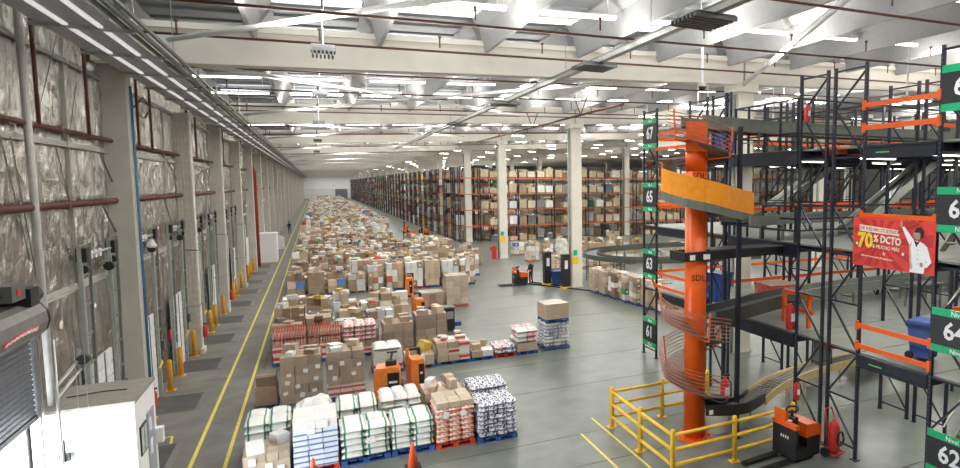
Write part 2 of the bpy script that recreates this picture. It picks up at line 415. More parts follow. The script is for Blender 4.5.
# secondary roof beams
def purlin_mesh(L_):
    m = MB(); prof = [(-.05, -.42), (.05, -.42), (.2, .3), (.46, .68), (.46, .78), (-.46, .78), (-.46, .68), (-.2, .3)]
    n = len(m.v); k = len(prof); ys_ = (0.04, .9, L_-.9, L_-.04)
    for i, y in enumerate(ys_):
        for u, z in prof:
            zz = z
            m.v.append((u, y, zz))
    for i in range(3):
        for j in range(k): m.face([n+i*k+j, n+i*k+(j+1) % k, n+(i+1)*k+(j+1) % k, n+(i+1)*k+j])
    m.face([n+j for j in range(k)][::-1]); m.face([n+3*k+j for j in range(k)])
    return m.mesh('roof_beam', mat('pale_grey_concrete', (.36, .36, .36), .7, var=.05))
PM = purlin_mesh(19.2-.5)
PX = [-4.8 + 3.4*i for i in range(28)]
for k, gy in enumerate(GY[:-1]):
    for i, x in enumerate(PX):
        if x > (70 if k < 3 else 42 if k < 5 else 17): continue
        tag(ob('roof_beam', PM, None, (x, gy+.25, S(x)+1.14)), f'pale concrete roof beam, {nth(i)} from the dock wall in the {nth(k)} roof bay', 'roof beam', 'roof beams', 'structure')
# skylights, tubes
tube_mesh = MB().bb((-1.25, -.09, 0), (1.25, .09, .06), 1).tube([(-1.22, -.045, -.03), (1.22, -.045, -.03)], .03, 6, 0).tube([(-1.22, .045, -.03), (1.22, .045, -.03)], .03, 6, 0).bar((-1, 0, .06), (-1, 0, .78), .02, mi=1).bar((1, 0, .06), (1, 0, .78), .02, mi=1).mesh('tube_light', [tubeem, white])
for k, gy in enumerate(GY[:-1]):
    for i in range(len(PX)-1):
        x = (PX[i]+PX[i+1])/2
        if x > (34 if k < 3 else 17): continue
        for q, dy in enumerate((4.4, 9.6, 14.8) if k < 2 else (5, 14)):
            o = ob('tube_light', tube_mesh, None, (x, gy+dy, S(x)+1.15)); o.rotation_euler = (0, -.05, 0)
            tag(o, f'lit twin-tube ceiling light, {nth(i)} from dock wall, {nth(q)} row of the {nth(k)} roof bay', 'ceiling light', 'tube ceiling lights')
    if k < 9:
        for i in range(len(PX)-1):
            x = (PX[i]+PX[i+1])/2
            if x > (30 if k < 3 else 17): continue
            m = MB().bb((-1.15, 0, 0), (1.15, .75, .04), 0).bb((-1.2, -.05, -.02), (1.2, 0, .06), 1).bb((-1.2, .75, -.02), (1.2, .8, .06), 1)
            if k == 0 and i == 0: SKM = m.mesh('skylight', [skyem, white])
            o = ob('skylight', SKM, rf, (x, gy+17.5, S(x)+1.72)); o.rotation_euler = (0, -.05, 0)
# lamps over the rack halls
hl = MB().bb((-.6, -.22, 0), (.6, .22, .12), 1).bb((-.57, -.19, -.015), (.57, .19, 0), 0).bar((0, 0, .12), (0, 0, 1.68), .03, mi=1).mesh('hall_lamp', [lampem, white])
n = 0
for k, gy in enumerate(GY[1:15], 1):
    for j in range(9 if k < 6 else 5):
        for q in range(2):
            x = 17.3 + 6.8*j + (3.4 if k % 2 else 0); y = gy + 6.9 + 9.2*q - (2.4 if k > 3 else 0) + (.0 if k < 4 else 1.5)
            tag(ob('hall_lamp', hl, None, (x, y, S(x)+.25)), f'bright rectangular lamp over the racks, {nth(j)} across in {nth(2*(k-1)+q)} lamp row', 'ceiling light', 'lamps above the racks')
for x, y, z, lab in ((17.2, 26, 11.2, 'glaring white lamp above the top of the orange spiral column'), (22.4, 25.6, 11.9, 'glaring white lamp high beside the cream column over the mezzanine'), (21, 24.8, 10.2, 'low glaring white lamp over the mezzanine top deck'), (18.6, 27.2, 10.6, 'smaller glaring white lamp just right of the spiral column top'), (20.5, 16.4, 10.6, 'bright white lamp above the orange rails over the red banner'), (24.5, 14.5, 6.9, 'bright white lamp between decks above the banner')):
    t = thing('flood_lamp', lab, 'ceiling light', (x, y, z)); ob('lamp_body', hl, t, (0, 0, 0), 0, (1.5, 2.2, 1)); MB().bar((0, 0, 1.6), (0, 0, S(x)+1.95-z), .03).build('hanger', white, t)
# sprinkler pipes
def sprinkler(y, x0, x1, dz, lab, r=.036, step=3.4):
    t = thing('sprinkler_pipe', lab, 'pipe', (0, y, 0), group='roof sprinkler pipes')
    MB().tube([(x0, 0, S(x0)+dz), (x1, 0, S(x1)+dz)], r, 6).build('pipe', rust, t, smooth=True)
    m = MB(); x = x0+1.5
    while x < x1:
        m.tube([(x, 0, S(x)+dz), (x, 0, S(x)+dz+.32)], .025, 5); m.tube([(x, 0, S(x)+dz+.3), (x, 0, S(x)+dz+.36)], .05, 5); x += step
    o = m.build('sprinkler_head', rust, t); o['kind'] = 'stuff'
for k, gy in enumerate(GY[:-1]):
    for q, (dy, dz) in enumerate(((3.6, .55), (9.3, .62), (13.2, .35), (18.0, .62)) if k < 4 else ((4.5, .6), (13, .5))):
        sprinkler(gy+dy, -4.6, 60 if k < 2 else 30, dz, f'rust-red sprinkler pipe across the {nth(k)} roof bay, {nth(q)} from the front')
# white roof braces
for k, gy in enumerate(GY[:7]):
    for q, (xa, ya, xb, yb) in enumerate(((-3.2, gy+17.5, 12.5, gy+1.5), (-3.2, gy+2, 12.5, gy+17.5))):
        if k == 0 and q: continue
        tag(MB().tube([(xa, ya, S(xa)+.35), (xb, yb, S(xb)+.35)], .075, 8).build('roof_brace', white, smooth=True), f'white diagonal roof brace tube, {("leaning right", "leaning left")[q]}, in the {nth(k)} roof bay', 'roof brace', 'roof braces')
tag(MB().tube([(10.5, 8, 12.2), (16.3, 21.2, 11.6)], .09, 8).build('roof_brace', white, smooth=True), 'thick white diagonal strut running down to the camera dome by the right column', 'roof brace')
# cable tray along the dock wall
tr = thing('light_trunking', 'long ceiling tray with two lit strips along the dock wall', 'cable tray', (-3.98, 0, 10.49))
plate = mat('lilac_grey_plate', (.40, .39, .44), .5)
pl = MB().bb((-.66, 0, .03), (.6, 2.95, .06)).mesh('tray_plate', plate)
st = MB().bb((-.04, .05, -.01), (.04, 2.9, .03)).mesh('light_strip', mat('lit_strip', (.93, .93, .95), emis=.5))
cb = MB().bb((-.75, -.05, -.04), (.85, .05, .03)).mesh('cross_bar', galv)
for i in range(46):
    y = 10 + 3*i
    ob('tray_plate', pl, tr, (0, y, 0)); ob('light_strip', st, tr, (-.2, y, 0)); ob('light_strip', st, tr, (.34, y, 0)); ob('cross_bar', cb, tr, (0, y, 0))
for x, zz in ((.72, .02), (.82, .08), (.9, .02), (1.0, .1)):
    MB().bb((x-.03, 10, zz), (x+.03, 330, zz+.07)).build('tray_rail', greengrey, tr)
MB().bb((-.62, 148, .03), (.62, 330, .06)).build('tray_plate', plate, tr)
m = MB()
for i in range(26): m.tube([(.85, 12+4*i, .1), (.85, 12+4*i, 2.1)], .012, 4)
o = m.build('hanger_wire', galv, tr); o['kind'] = 'stuff'
# hanging detector boxes on a line
for i, y in enumerate((17.6, 27, 37, 52, 70)):
    t = thing('junction_box', f'grey ribbed junction box hanging under the roof, {nth(i)} from the front', 'junction box', (.33, y, 10.72 if i == 0 else 10.85 if i == 1 else 10.6), group='hanging junction boxes')
    m = MB().bb((-.28, -.2, 0), (.28, .2, .16))
    for j in range(6): m.bb((-.26+.09*j, -.24, -.12), (-.22+.09*j, .24, 0))
    m.build('box', mat('mid_grey_plastic', (.10, .105, .105), .5), t)
    MB().tube([(0, 0, .16), (0, 0, 2.2)], .02, 5).build('hanger', galv, t)
t = thing('cable_line', 'thin cable line running lengthwise under the roof with the junction boxes', 'cable', (.33, 0, 11.5)); MB().tube([(0, 4, 0), (0, 200, 0)], .02, 5).build('cable', galv, t)
# bus duct with luminaires at right
t = thing('bus_duct', 'grey lengthwise bus duct with fins hanging under the roof right of centre', 'cable tray', (7.8, 0, 11.05))
MB().bb((-.1, 6, 0), (.1, 70, .12)).build('duct', galv, t)
MB().bb((-.06, 6, .12), (.06, 70, .2)).build('duct_cover', greengrey, t)
for y in (11.6, 17.6, 27.5, 38):
    m = MB()
    for j in range(7): m.bb((-.55, y-.5+.16*j, -.1), (.55, y-.42+.16*j, .0))
    m.bb((-.5, y-.5, -.02), (.5, y+.6, .02)); m.build('finned_box', mat('mid_grey_plastic', (.22, .23, .23)), t)
for y in (9, 14, 20, 30, 40, 55): MB().tube([(0, y, .15), (0, y, 2.4)], .012, 4).build('hanger', galv, t)
# long red main pipe sloping across the far bays
t = thing('fire_main', 'dark red lengthwise fire main hung on triangles under the second girder', 'pipe', (12.5, 0, 11.0))
MB().tube([(0, 25, 0), (0, 53, 0)], .055, 8).build('pipe', rust, t, smooth=True)
for y in (30, 38, 46): MB().tube([(0, y, 0), (-.35, y, .9)], .03, 6).tube([(0, y, 0), (.35, y, .9)], .03, 6).build('hanger', rust, t)
# camera dome
t = thing('dome_camera', 'small white ceiling dome camera on a drop tube beside the cream column', 'camera', (13.8, 20.6, 11.2))
MB().lathe([(.06, 2.0), (.06, .25), (.17, .2), (.17, .05)]).build('drop_tube', white, t, smooth=True)
MB().lathe([(.15, .05), (.14, -.03), (.1, -.1), (.03, -.14)], mi=0).build('dome', black, t, smooth=True)

# ------------------------------------------------------------------ dock wall fittings
for z, lab in ((8.62, 'upper rust-red pipe running along the foil wall'), (6.93, 'lower thick rust-red pipe running along the foil wall')):
    t = thing('wall_pipe', lab, 'pipe', (-5.06, 0, z))
    r_ = .06 if z > 8 else .085
    MB().tube([(0, 11, 0), (0, 100, 0)], r_, 10).build('pipe', rust, t, smooth=True)
    for y in (16.6, 18.3, 26.5, 30, 36): MB().tube([(0, y-.06, 0), (0, y+.06, 0)], r_+.025, 10).build('pipe_coupling', rust, t, smooth=True)
girtm = mat('pale_girt', (.40, .39, .34), .6)
for z, lab in ((10.35, 'top pale steel girt along the foil wall'), (8.35, 'pale steel girt under the upper red pipe'), (4.95, 'lower pale steel girt along the foil wall above the dock doors')):
    m = MB().bb((-5.24, 9 if z > 5 else 16.5, z-.08), (-5.12, 100, z-.05)).bb((-5.24, 9 if z > 5 else 16.5, z-.08), (-5.2, 100, z+.06)); tag(m.build('wall_girt', girtm), lab, 'girt')
for i, y in enumerate((17.0, 20.2, 25.2, 27.0, 34, 36.2, 44, 46.3)):
    tag(MB().tube([(-5.0, y, 8.62), (-5.0, y, 10.95)], 0.04, 8).build('drop_pipe', rust, smooth=True), f'vertical red pipe on the foil wall, {nth(i)} from the front', 'pipe', 'vertical red wall pipes')
tag(MB().tube([(-4.98, 16.42, 2.85), (-5.02, 16.45, 11.2)], .068, 12).build('downpipe', mat('pale_pipe', (.52, .51, .47), .45), smooth=True), 'thick pale vertical downpipe on the foil wall behind the roller door', 'pipe')
k = 0
for (ya, za, yb, zb_) in ((15.0, 9.6, 16.3, 5.9), (15.9, 8.3, 16.6, 5.3), (17.2, 8.7, 18.8, 10.8), (18.2, 8.2, 18.8, 7.0), (19.2, 8.7, 19.9, 9.9), (21.4, 8.2, 22.4, 7.4), (21.3, 6.8, 22.5, 5.9), (28.9, 6.8, 30.3, 5.6), (29.5, 8.5, 31.5, 7.6)):
    tag(MB().tube([(-5.1, ya, za), (-5.1, yb, zb_)], .01 if k < 5 else .025, 6).build('wall_brace', greengrey), f'thin dark diagonal brace on the foil wall, {nth(k)} from the front', 'brace', 'foil wall braces'); k += 1
for i, y in enumerate((19.3, 25.0, 30, 35, 40)):
    m = MB().bb((-5.24, y-.025, 3.1), (-5.17, y+.025, 10.3)); tag(m.build('wall_stud', girtm), f'pale vertical steel stud on the foil wall, {nth(i)} from the front', 'stud', 'foil wall studs')
t = thing('blue_conduit', 'blue conduit running down the first concrete dock column', 'pipe', (-4.58, 22.42, 0))
MB().tube([(0, 0, .6), (0, 0, 10.2)], .022, 8).build('conduit', mat('blue_conduit', (.03, .13, .28), .5), t, smooth=True)
MB().tube([(.0, .14, .6), (0, .14, 10.2)], .018, 8).build('conduit', mat('blue_conduit', (.03, .13, .28)), t, smooth=True)
tag(MB().tube([(-4.55, 22.5, 9.6), (-4.3, 22.5, 9.9), (-4.15, 22.5, 9.6), (-4.3, 22.5, 9.3), (-4.5, 22.5, 9.45)], .02, 6).build('cable_loop', black, smooth=True), 'coiled black cable hanging near the top of the first dock column', 'cable')
t = thing('wall_lamp', 'white dome lamp on a bracket by the first dock column', 'lamp', (-4.45, 23.1, 5.55)); t.scale = (.6, .6, .6)
MB().lathe([(.05, .3), (.08, .25), (.2, .05), (.21, -.05), (.12, -.12)], n=12).build('shade', white, t, smooth=True); MB().tube([(-.5, 0, .3), (0, 0, .3)], .02, 6).build('bracket', galv, t)
# guard rails (bent tubes) at the ribbed columns
for i, y in enumerate((31.2, 40.4, 50.2)):
    tag(MB().tube([(-5.0, y+.5, 4.6), (-4.5, y+.2, 4.6), (-4.42, y, 4.5), (-4.42, y-.1, 2.6), (-4.42, y-.1, 2.4), (-4.5, y-.1, 2.3), (-5.1, y-.2, 2.25)], .03, 6).build('bent_conduit', galv, smooth=True), f'bent grey conduit wrapped around the {("second", "third", "fourth")[i]} dock column', 'pipe', 'bent conduits')

# dock doors with high-lift tracks
def dock_door(i, yc):
    y0, y1 = yc-1.25, yc+1.25; near = i < 4
    t = thing('dock_door', f'white sectional dock door with tall steel tracks, {nth(i)} from the front', 'door', (-5.12, yc, 0), group='dock doors')
    pm = mat('dock_door_white', (.72, .74, .74), .45)
    if i < 6:
        for j in range(8):
            p = MB().bb((-.02, -1.05, .03+.37*j), (.03, 1.05, .37+.37*j)).build('door_panel', pm, t)
        for yy in (-.35, .35): MB().bb((.03, yy-.03, .03), (.05, yy+.03, 2.98)).build('door_stile', greengrey, t)
    else: MB().bb((-.02, -1.05, .03), (.03, 1.05, 3)).build('door_leaf', pm, t)
    trk = mat('track_steel', (.38, .42, .39), .4, .5)
    H_ = 5.95
    for s_ in (-1, 1):
        if i < 8:
            MB().bb((.05, s_*1.17-.05, 0), (.13, s_*1.17+.05, H_)).build('track', trk, t)
            m = MB().bar((.08, s_*1.17+.5, 1.2), (.12, s_*1.17+.62, H_), .06)
            for z in [1.6+.72*q for q in range(6)]: m.bar((.1, s_*1.17, z), (.1, s_*1.17+.52, z), .045)
            m.bar((.1, s_*1.17, H_-.05), (.1, s_*1.17+.62, H_-.05), .06)
            o = m.build('track_ladder', greengrey, t)
            MB().bb((.02, s_*1.17-.02, H_-.42), (.22, s_*1.17+.3, H_-.08)).tube([(.12, s_*1.17+.1, H_-.6), (.12, s_*1.17+.24, H_-.6)], .1, 10).build('spring_bracket', black, t)
    MB().tube([(.12, -1.1, H_-.28), (.12, 1.5, H_-.28)], .035, 8).build('torsion_shaft', galv, t)
    m = MB()
    for q in range(3): m.bb((.1, -.5+.35*q, H_-.4), (.14, -.38+.35*q, H_-.2))
    m.build('shaft_bracket', white, t)
    if near:
        MB().tube([(.12, .9, 5.2), (.12, 1.04, 5.2)], .12, 12).build('cable_drum', black, t)
        MB().bb((.05, 1.42, 1.55), (.2, 1.62, 1.9)).build('control_box', mat('mid_grey_plastic', (.22, .23, .23)), t)
        MB().bb((.03, -1.65, 1.3), (.06, -1.42, 1.75)).build('green_sign', signgreen, t) if i % 2 else MB().bb((.03, -1.62, 1.5), (.06, -1.42, 1.9)).build('red_sign', red, t)
        MB().tube([(.1, 1.3, 1.25), (.2, 1.0, 1.25), (.24, .3, 1.2)], .03, 6).build('yellow_arm', yellow, t)
LV = [20.08, 24.95, 29.9, 34.65, 39.45, 44.3, 49.2, 54.0, 58.9, 63.7, 73.4, 78.2, 83, 87.9, 92.7]
plate_m = mat('leveler_steel', (.075, .08, .08), .55, .3, var=.25, scale=3)
frame_m = mat('leveler_frame', (.16, .16, .15), .5)
for i, y in enumerate(LV):
    if i < 14: dock_door(i, y)
    t = thing('dock_leveler', f'dark steel dock leveler plate in the floor, {nth(i)} from the front', 'dock leveler', (-4.35, y, 0), group='dock levelers')
    MB().bb((-.8, -.92, 0), (.55, .92, .012)).build('deck_plate', plate_m, t)
    MB().bb((.57, -.95, 0), (.75, .95, .01)).build('hinge_plate', frame_m, t)
    m = MB().bb((-.8, -.99, 0), (.75, -.93, .014)).bb((-.8, .93, 0), (.75, .99, .014)); m.build('edge_angle', frame_m, t)
bl = MB().lathe([(.085, 0), (.085, 1.05), (.07, 1.11), (.03, 1.13)], n=12).mesh('bollard', bollard_m, True)
blb = MB().bb((-.15, -.15, 0), (.15, .15, .02)).mesh('base_plate', bollard_m)
n = 0
for i, y in enumerate(LV[:12]):
    for dy in ((1.65,) if i == 0 else (-1.3, 1.75)):
        if i == 0: yy = 18.4
        else: yy = y+dy
        t = thing('bollard', f'yellow-orange steel bollard beside the dock doors, {nth(n)} from the front', 'bollard', (-4.87 + (.25 if i == 0 else 0), yy, 0), group='dock bollards'); n += 1
        ob('post', bl, t); ob('base_plate', blb, t)
for i, y in enumerate((22.52, 32.2, 41.88)):
    t = thing('fire_extinguisher', f'small red fire extinguisher at the dock wall, {nth(i)} from the front', 'extinguisher', (-4.53, y, .7), group='dock wall extinguishers')
    MB().lathe([(.08, 0), (.085, .05), (.085, .42), (.05, .5), (.03, .55)], n=12).build('cylinder', red, t, smooth=True); MB().bb((-.05, -.02, .55), (.09, .02, .6)).build('valve', black, t)
# white cabin
t = thing('cabin', 'white box cabin with grey roof standing at the dock wall', 'cabin', (-4.4, 17.05, 0))
wm = mat('cabin_white', (.80, .80, .80), .5, var=.02); rm = mat('cabin_roof', (.27, .25, .215), .8, var=.12)
for a, b, nm in (((-.85, -.9, 0), (.8, -.86, 2.74), 'wall_panel'), ((.76, -.86, 0), (.8, .9, 2.74), 'wall_panel'), ((-.85, .86, 0), (.76, .9, 2.74), 'wall_panel'), ((-.85, -.86, 0), (-.81, .86, 2.74), 'wall_panel')):
    MB().bb(a, b).build(nm, wm, t)
MB().bb((-.88, -.93, 2.74), (.83, .93, 2.8)).build('roof', rm, t)
MB().tube([(-.5, -.1, 2.83), (.1, .05, 2.83), (.5, .0, 2.83)], .012, 5).build('roof_cable', black, t)
MB().bb((.8, .02, .02), (.825, .62, 2.2)).build('door', mat('grey_blue_door', (.30, .33, .37), .5), t)
f_ = MB().bb((.8, -.62, 1.45), (.825, -.1, 2.1)).build('window', black, t); MB().bb((.826, -.58, 1.5), (.832, -.38, 2.05)).bb((.826, -.3, 1.5), (.832, -.14, 2.05)).build('pane', mat('pale_glass', (.6, .66, .6), .15), f_)
MB().bb((.826, .12, 1.75), (.832, .3, 2.05)).bb((.826, .14, 1.2), (.832, .32, 1.55)).build('notice', sticker, t)
MB().bb((.8, .68, 1.25), (.95, .88, 1.6)).build('dispenser', white, t)
# second, far cabin
t = thing('cabin', 'small white cabin far along the dock lane with a red extinguisher', 'cabin', (-4.2, 67, 0))
MB().bb((-.9, -1, .1), (.85, 1, 2.7)).build('body', wm, t); MB().bb((-.95, -1.05, 2.7), (.9, 1.05, 2.8)).build('roof', wm, t); MB().bb((-.9, -1.02, 0), (.85, 1.02, .1)).build('skirt', tan_m, t)
tag(MB().bb((-4.2, 80, 0), (-3.3, 81.2, 1.3)).bb((-4.1, 80.1, 1.3), (-3.5, 81, 1.5)).build('wrapped_bundle', carton_w), 'white wrapped bundle on the lane beyond the far cabin', 'bundle')
tag(MB().tube([(-4.75, 64.4, 0), (-4.75, 64.4, 8.3), (-4.95, 62.6, 9.6), (-5.05, 62.2, 9.8)], .16, 10).build('riser_pipe', mat('bright_red_pipe', (.36, .04, .025), .5), smooth=True), 'thick red riser pipe on the dock wall behind the far cabin', 'pipe')
# roller door in the foreground
t = thing('door_1', 'grey roller shutter door, half open to daylight, with round hood', 'door', (-5.0, 14.1, 0), kind='structure')
hoodm = mat('hood_grey', (.16, .155, .145), .5)
m = MB(); prof = [(-.25, 4.5), (.12, 4.46), (.22, 4.56), (.27, 4.74), (.25, 4.94), (.16, 5.08), (.02, 5.14), (-.25, 5.14)]
m.prism(prof, -3.6, 1.68); m.build('hood', hoodm, t)
MB().prism([(u*1.05, z+.0) for u, z in prof], 1.68, 1.75).build('hood_end_plate', black, t)
slm = mat('shutter_slat', (.165, .175, .195), .45, .4)
slat = MB().prism([(0, 0), (.03, .015), (.03, .085), (0, .1)], -2.2, 1.8).mesh('slat', slm)
for j in range(16): ob('slat', slat, t, (-.1, 0, 2.84+.103*j))
MB().bb((-.13, -2.2, 2.74), (-.05, 1.8, 2.84)).build('bottom_bar', black, t)
MB().bb((-.18, 1.82, 0), (-.02, 1.92, 4.35)).bb((.0, 1.84, 0), (.03, 1.88, 4.35)).build('guide_rail', galv, t)
MB().bb((-.18, -2.3, 0), (-.02, -2.2, 4.35)).build('guide_rail', galv, t)
def hood_pt(y, w_): # point on the lower front face of the hood
    return (.223+.05*w_, y, 4.57+.17*w_)
m = MB(); n_ = 12; lo = []; hi = []
for i in range(n_+1):
    f = i/n_; y = -.3+1.5*f; c = .25+.35*math.sin(f*PI*.9); a_ = hood_pt(y, c); b_ = hood_pt(y, c+.55); lo.append((a_[0]+.012, y, a_[2])); hi.append((b_[0]+.012, y, b_[2]))
for i in range(n_+1): m.v.append(lo[i]); m.v.append(hi[i]); m.v.append((lo[i][0]-.02, lo[i][1], lo[i][2])); m.v.append((hi[i][0]-.02, hi[i][1], hi[i][2]))
for i in range(n_): q = i*4; m.face([q, q+4, q+5, q+1]); m.face([q+2, q+3, q+7, q+6]); m.face([q+1, q+5, q+7, q+3]); m.face([q, q+2, q+6, q+4])
m.build('logo_band', mat('logo_red', (.60, .07, .05), .5), t)
m = MB()
for i in range(9):
    f = .08+i*.1; y = -.3+1.5*f; c = .25+.35*math.sin(f*PI*.9); a_ = hood_pt(y-.04, c+.1); b_ = hood_pt(y+.04, c+.45); m.bar((a_[0]+.018, a_[1], a_[2]), (b_[0]+.018, b_[1], b_[2]), .035, .01)
    if i % 2: a_ = hood_pt(y+.02, c+.3); b_ = hood_pt(y+.11, c+.3); m.bar((a_[0]+.018, a_[1], a_[2]), (b_[0]+.018, b_[1], b_[2]), .02, .01)
m.build('logo_stroke', signwhite, t)
mo = thing('shutter_motor', 'dark drive motor with control box on top of the roller door hood', 'motor', (-5.0, 15.6, 5.1))
MB().bb((-.2, -.35, 0), (.2, .05, .34)).build('motor_housing', black, mo); MB().bb((-.12, -.95, .18), (.14, -.38, .48)).build('control_box', mat('motor_grey', (.10, .105, .1), .5), mo)
MB().tube([(0, .05, .15), (0, .38, .15)], .17, 12).build('gear_drum', black, mo); MB().bb((.14, -.75, .26), (.15, -.6, .4)).build('red_button', red, mo)
MB().tube([(0, -.95, .3), (0, -1.3, .35), (0, -1.4, .1), (0, -1.0, .0)], .015, 6).build('cable', black, mo)
tag(MB().tube([(-4.75, 15.95, .4), (-4.75, 15.95, 4.3)], .03, 8).build('guide_tube', galv, smooth=True), 'thin galvanised tube standing beside the roller door guide', 'pipe')
for i, (x, y) in enumerate(((-4.45, 16.05), (-4.3, 16.06))):
    tag(MB().tube([(x, y, .3), (x-.02, y, 4.2)], .006, 4).build('pull_cord', galv), f'thin pull cord in front of the white cabin, {("nearer the wall", "nearer the lane")[i]}', 'cord')
tag(MB().bb((-4.82, 16.0, 1.75), (-4.66, 16.1, 1.9)).tube([(-4.74, 16.05, 1.9), (-4.74, 16.05, 2.2)], .02, 6).build('cord_switch', black), 'small black switch box on the tube beside the roller door', 'switch')
t = thing('pipe_rack', 'low grey pipe railing between the roller door and the white cabin', 'railing', (-4.95, 16.9, 2.8))
MB().tube([(0, -.5, .1), (0, 1.2, .35)], .035, 6).build('rail', galv, t); MB().tube([(0, -.5, .35), (0, 1.2, .6)], .035, 6).build('rail', galv, t); MB().tube([(0, 1.1, 0), (0, 1.1, .85)], .03, 6).build('post', galv, t)
MB().tube([(.1, 1.0, .6), (.1, 1.15, .6)], .12, 10).build('valve_wheel', black, t)

# ------------------------------------------------------------------ far rack block
UPM = {}
def upright_mesh(d, h, m_=navy, pw=.1, step=1.15):
    key = (d, h, pw)
    if key in UPM: return UPM[key]
    m = MB()
    for y in (0, d): m.bb((-pw/2, y-pw/2, 0), (pw/2, y+pw/2, h)); m.bb((-pw*.8, y-pw*.8, 0), (pw*.8, y+pw*.8, .02))
    z = .25; up = True
    while z + step < h:
        m.bar((0, 0 if up else d, z), (0, d if up else 0, z+step), .04); m.bar((0, 0, z), (0, d, z), .04); z += step; up = not up
    m.bar((0, 0, h-.12), (0, d, h-.12), .04)
    UPM[key] = m.mesh('upright_frame', m_)
    return UPM[key]
LV4 = (2.0, 4.1, 6.12, 8.15)
beam25 = MB().bb((.05, -.03, -.07), (2.45, .03, .05)).mesh('beam', mat('far_orange_beam', (.55, .13, .05), .5))
rng = random.Random(5)
TANS = [(.39, .275, .18), (.48, .365, .25), (.29, .20, .13), (.54, .43, .31), (.43, .31, .205)]
BEIGE = [(.56, .45, .31), (.48, .37, .25), (.62, .53, .40), (.52, .41, .28)]
WHI = [(.72, .71, .68), (.66, .66, .66), (.75, .73, .66)]
ODD = [(.55, .08, .06), (.10, .20, .45), (.70, .48, .05), (.05, .30, .16), (.14, .15, .17), (.62, .26, .12)]
def pick(r, pw=.3, po=.08):
    q = r.random()
    c = r.choice(ODD) if q < po else r.choice(WHI) if q < po+pw else r.choice(TANS)
    k_ = r.uniform(.8, 1.15)
    return tuple(min(1, v*k_) for v in c)
rk = thing('pallet_rack', 'long navy and orange pallet rack row facing the open floor', 'rack', (16.1, 78, 0), group='far rack rows')
for b in range(29):
    ob('upright_frame', upright_mesh(1.1, 9.6), rk, (2.5*b, 0, 0))
    if b < 28:
        for z in LV4:
            for y in (0, 1.1): ob('beam', beam25, rk, (2.5*b, y, z))
def rack_load(r, wide, hmax):
    m = MB(); m.cc = (.33, .22, .12)
    m.bb((-wide/2, -.5, 0), (wide/2, .5, .03)); m.bb((-wide/2, -.5, .1), (wide/2, .5, .13))
    for x in (-wide/2+.06, 0, wide/2-.06): m.bb((x-.05, -.5, .03), (x+.05, .5, .1))
    h = r.uniform(.45, hmax); c = pick(r, .8, .04) if r.random() < .22 else r.choice(BEIGE); st_ = r.randint(1, 3)
    for l in range(st_):
        for i in range(2):
            for j in range(2):
                g_ = r.uniform(.86, 1.1); m.cc = tuple(min(1, v*g_) for v in c)
                a = h/st_; jit = r.uniform(-.015, .015)
                m.bb((-wide/2+i*wide/2+.005+jit, -.5+j*.5+.005, .13+a*l), (-wide/2+(i+1)*wide/2-.005+jit, -.5+(j+1)*.5-.005, .13+a*(l+1)-.008))
    if r.random() < .4:
        m.cc = pick(r, .5, .15); m.box((r.uniform(-.2, .2), -.1, .13+h+.1), (.4, .4, .2), r.uniform(0, 1))
    return m.mesh('rack_load', attr_m)
RL = [rack_load(rng, .95, 1.2) for _ in range(26)]
LNAME = ('floor', 'first shelf', 'second shelf', 'third shelf', 'top shelf')
cnt = 0
for lv, z in enumerate((0,) + tuple(q+.05 for q in LV4)):
    pos = 0
    for b in range(28):
        for s_ in (.65, 1.82):
            if rng.random() < (.16 if lv else .35): continue
            if min(abs(16.1+2.5*b+s_-q) for q in (17.35, 40, 64)) < .95: continue
            if cnt >= 240: break
            o = ob('rack_load', RL[rng.randrange(26)], None, (16.1+2.5*b+s_, 78.5+rng.uniform(-.04, .04), z), 0, (1, 1, 1 if lv else .6))
            tag(o, f'carton load on the {LNAME[lv]} of the facing rack row, {nth(pos)} from the left', 'pallet load', 'goods on the facing rack row'); pos += 1; cnt += 1
# rows behind: ends
signband = MB().bb((-.06, -.05, 4.55), (-.03, 1.15, 4.85)).mesh('green_band', mat('rack_band_green', (.02, .22, .09), .5))
m2 = MB()
for r_ in range(46):
    y = 81.2 + 5.7*r_
    if y > 340: break
    t = thing('pallet_rack', f'navy rack row end behind the facing row, {nth(r_)} from the front', 'rack', (16.1, y, 0), group='far rack rows')
    for q in (0, 1.35):
        for b in range(3 if r_ < 12 else 2): ob('upright_frame', upright_mesh(1.1, 9.6), t, (2.5*b, q, 0))
        for b in range(2 if r_ < 12 else 1):
            for z in LV4:
                ob('beam', beam25, t, (2.5*b, q, z))
        ob('green_band', signband, t, (0, q, 0))
        for b in range(2 if r_ < 20 else 1):
            for lv, z in enumerate((0,)+LV4):
                for s_ in (.65, 1.82):
                    if rng.random() < .3: continue
                    x = 16.1+2.5*b+s_; h = rng.uniform(.6, 1.5)
                    if x < 18.2 and any(abs(y+q+.55-g) < 1.1 for g in GY): continue
                    m2.cc = pick(rng, .3, .05); yy = y+q+.55
                    m2.bb((x-.5, yy-.5, z+.06), (x+.5, yy+.5, z+.06+h))
    if r_ < 10:
        for b in range(2, 26):
            x = 16.1+2.5*b
            for lv in ((0, 1, 2, 3, 4) if r_ < 3 else (3, 4)):
                z = LV4[lv-1] if lv else 0
                m2.cc = pick(rng, .3, .1); m2.bb((x, y+.1, z+.06), (x+1.05, y+1.0, z+rng.uniform(.8, 1.5))); m2.cc = pick(rng, .3, .1); m2.bb((x+1.2, y+.1, z+.06), (x+2.2, y+1.0, z+rng.uniform(.8, 1.5)))
o = m2.build('rack_goods', attr_m); tag(o, 'mass of cartons stored in the rack rows behind the facing row', 'goods', kind='stuff')

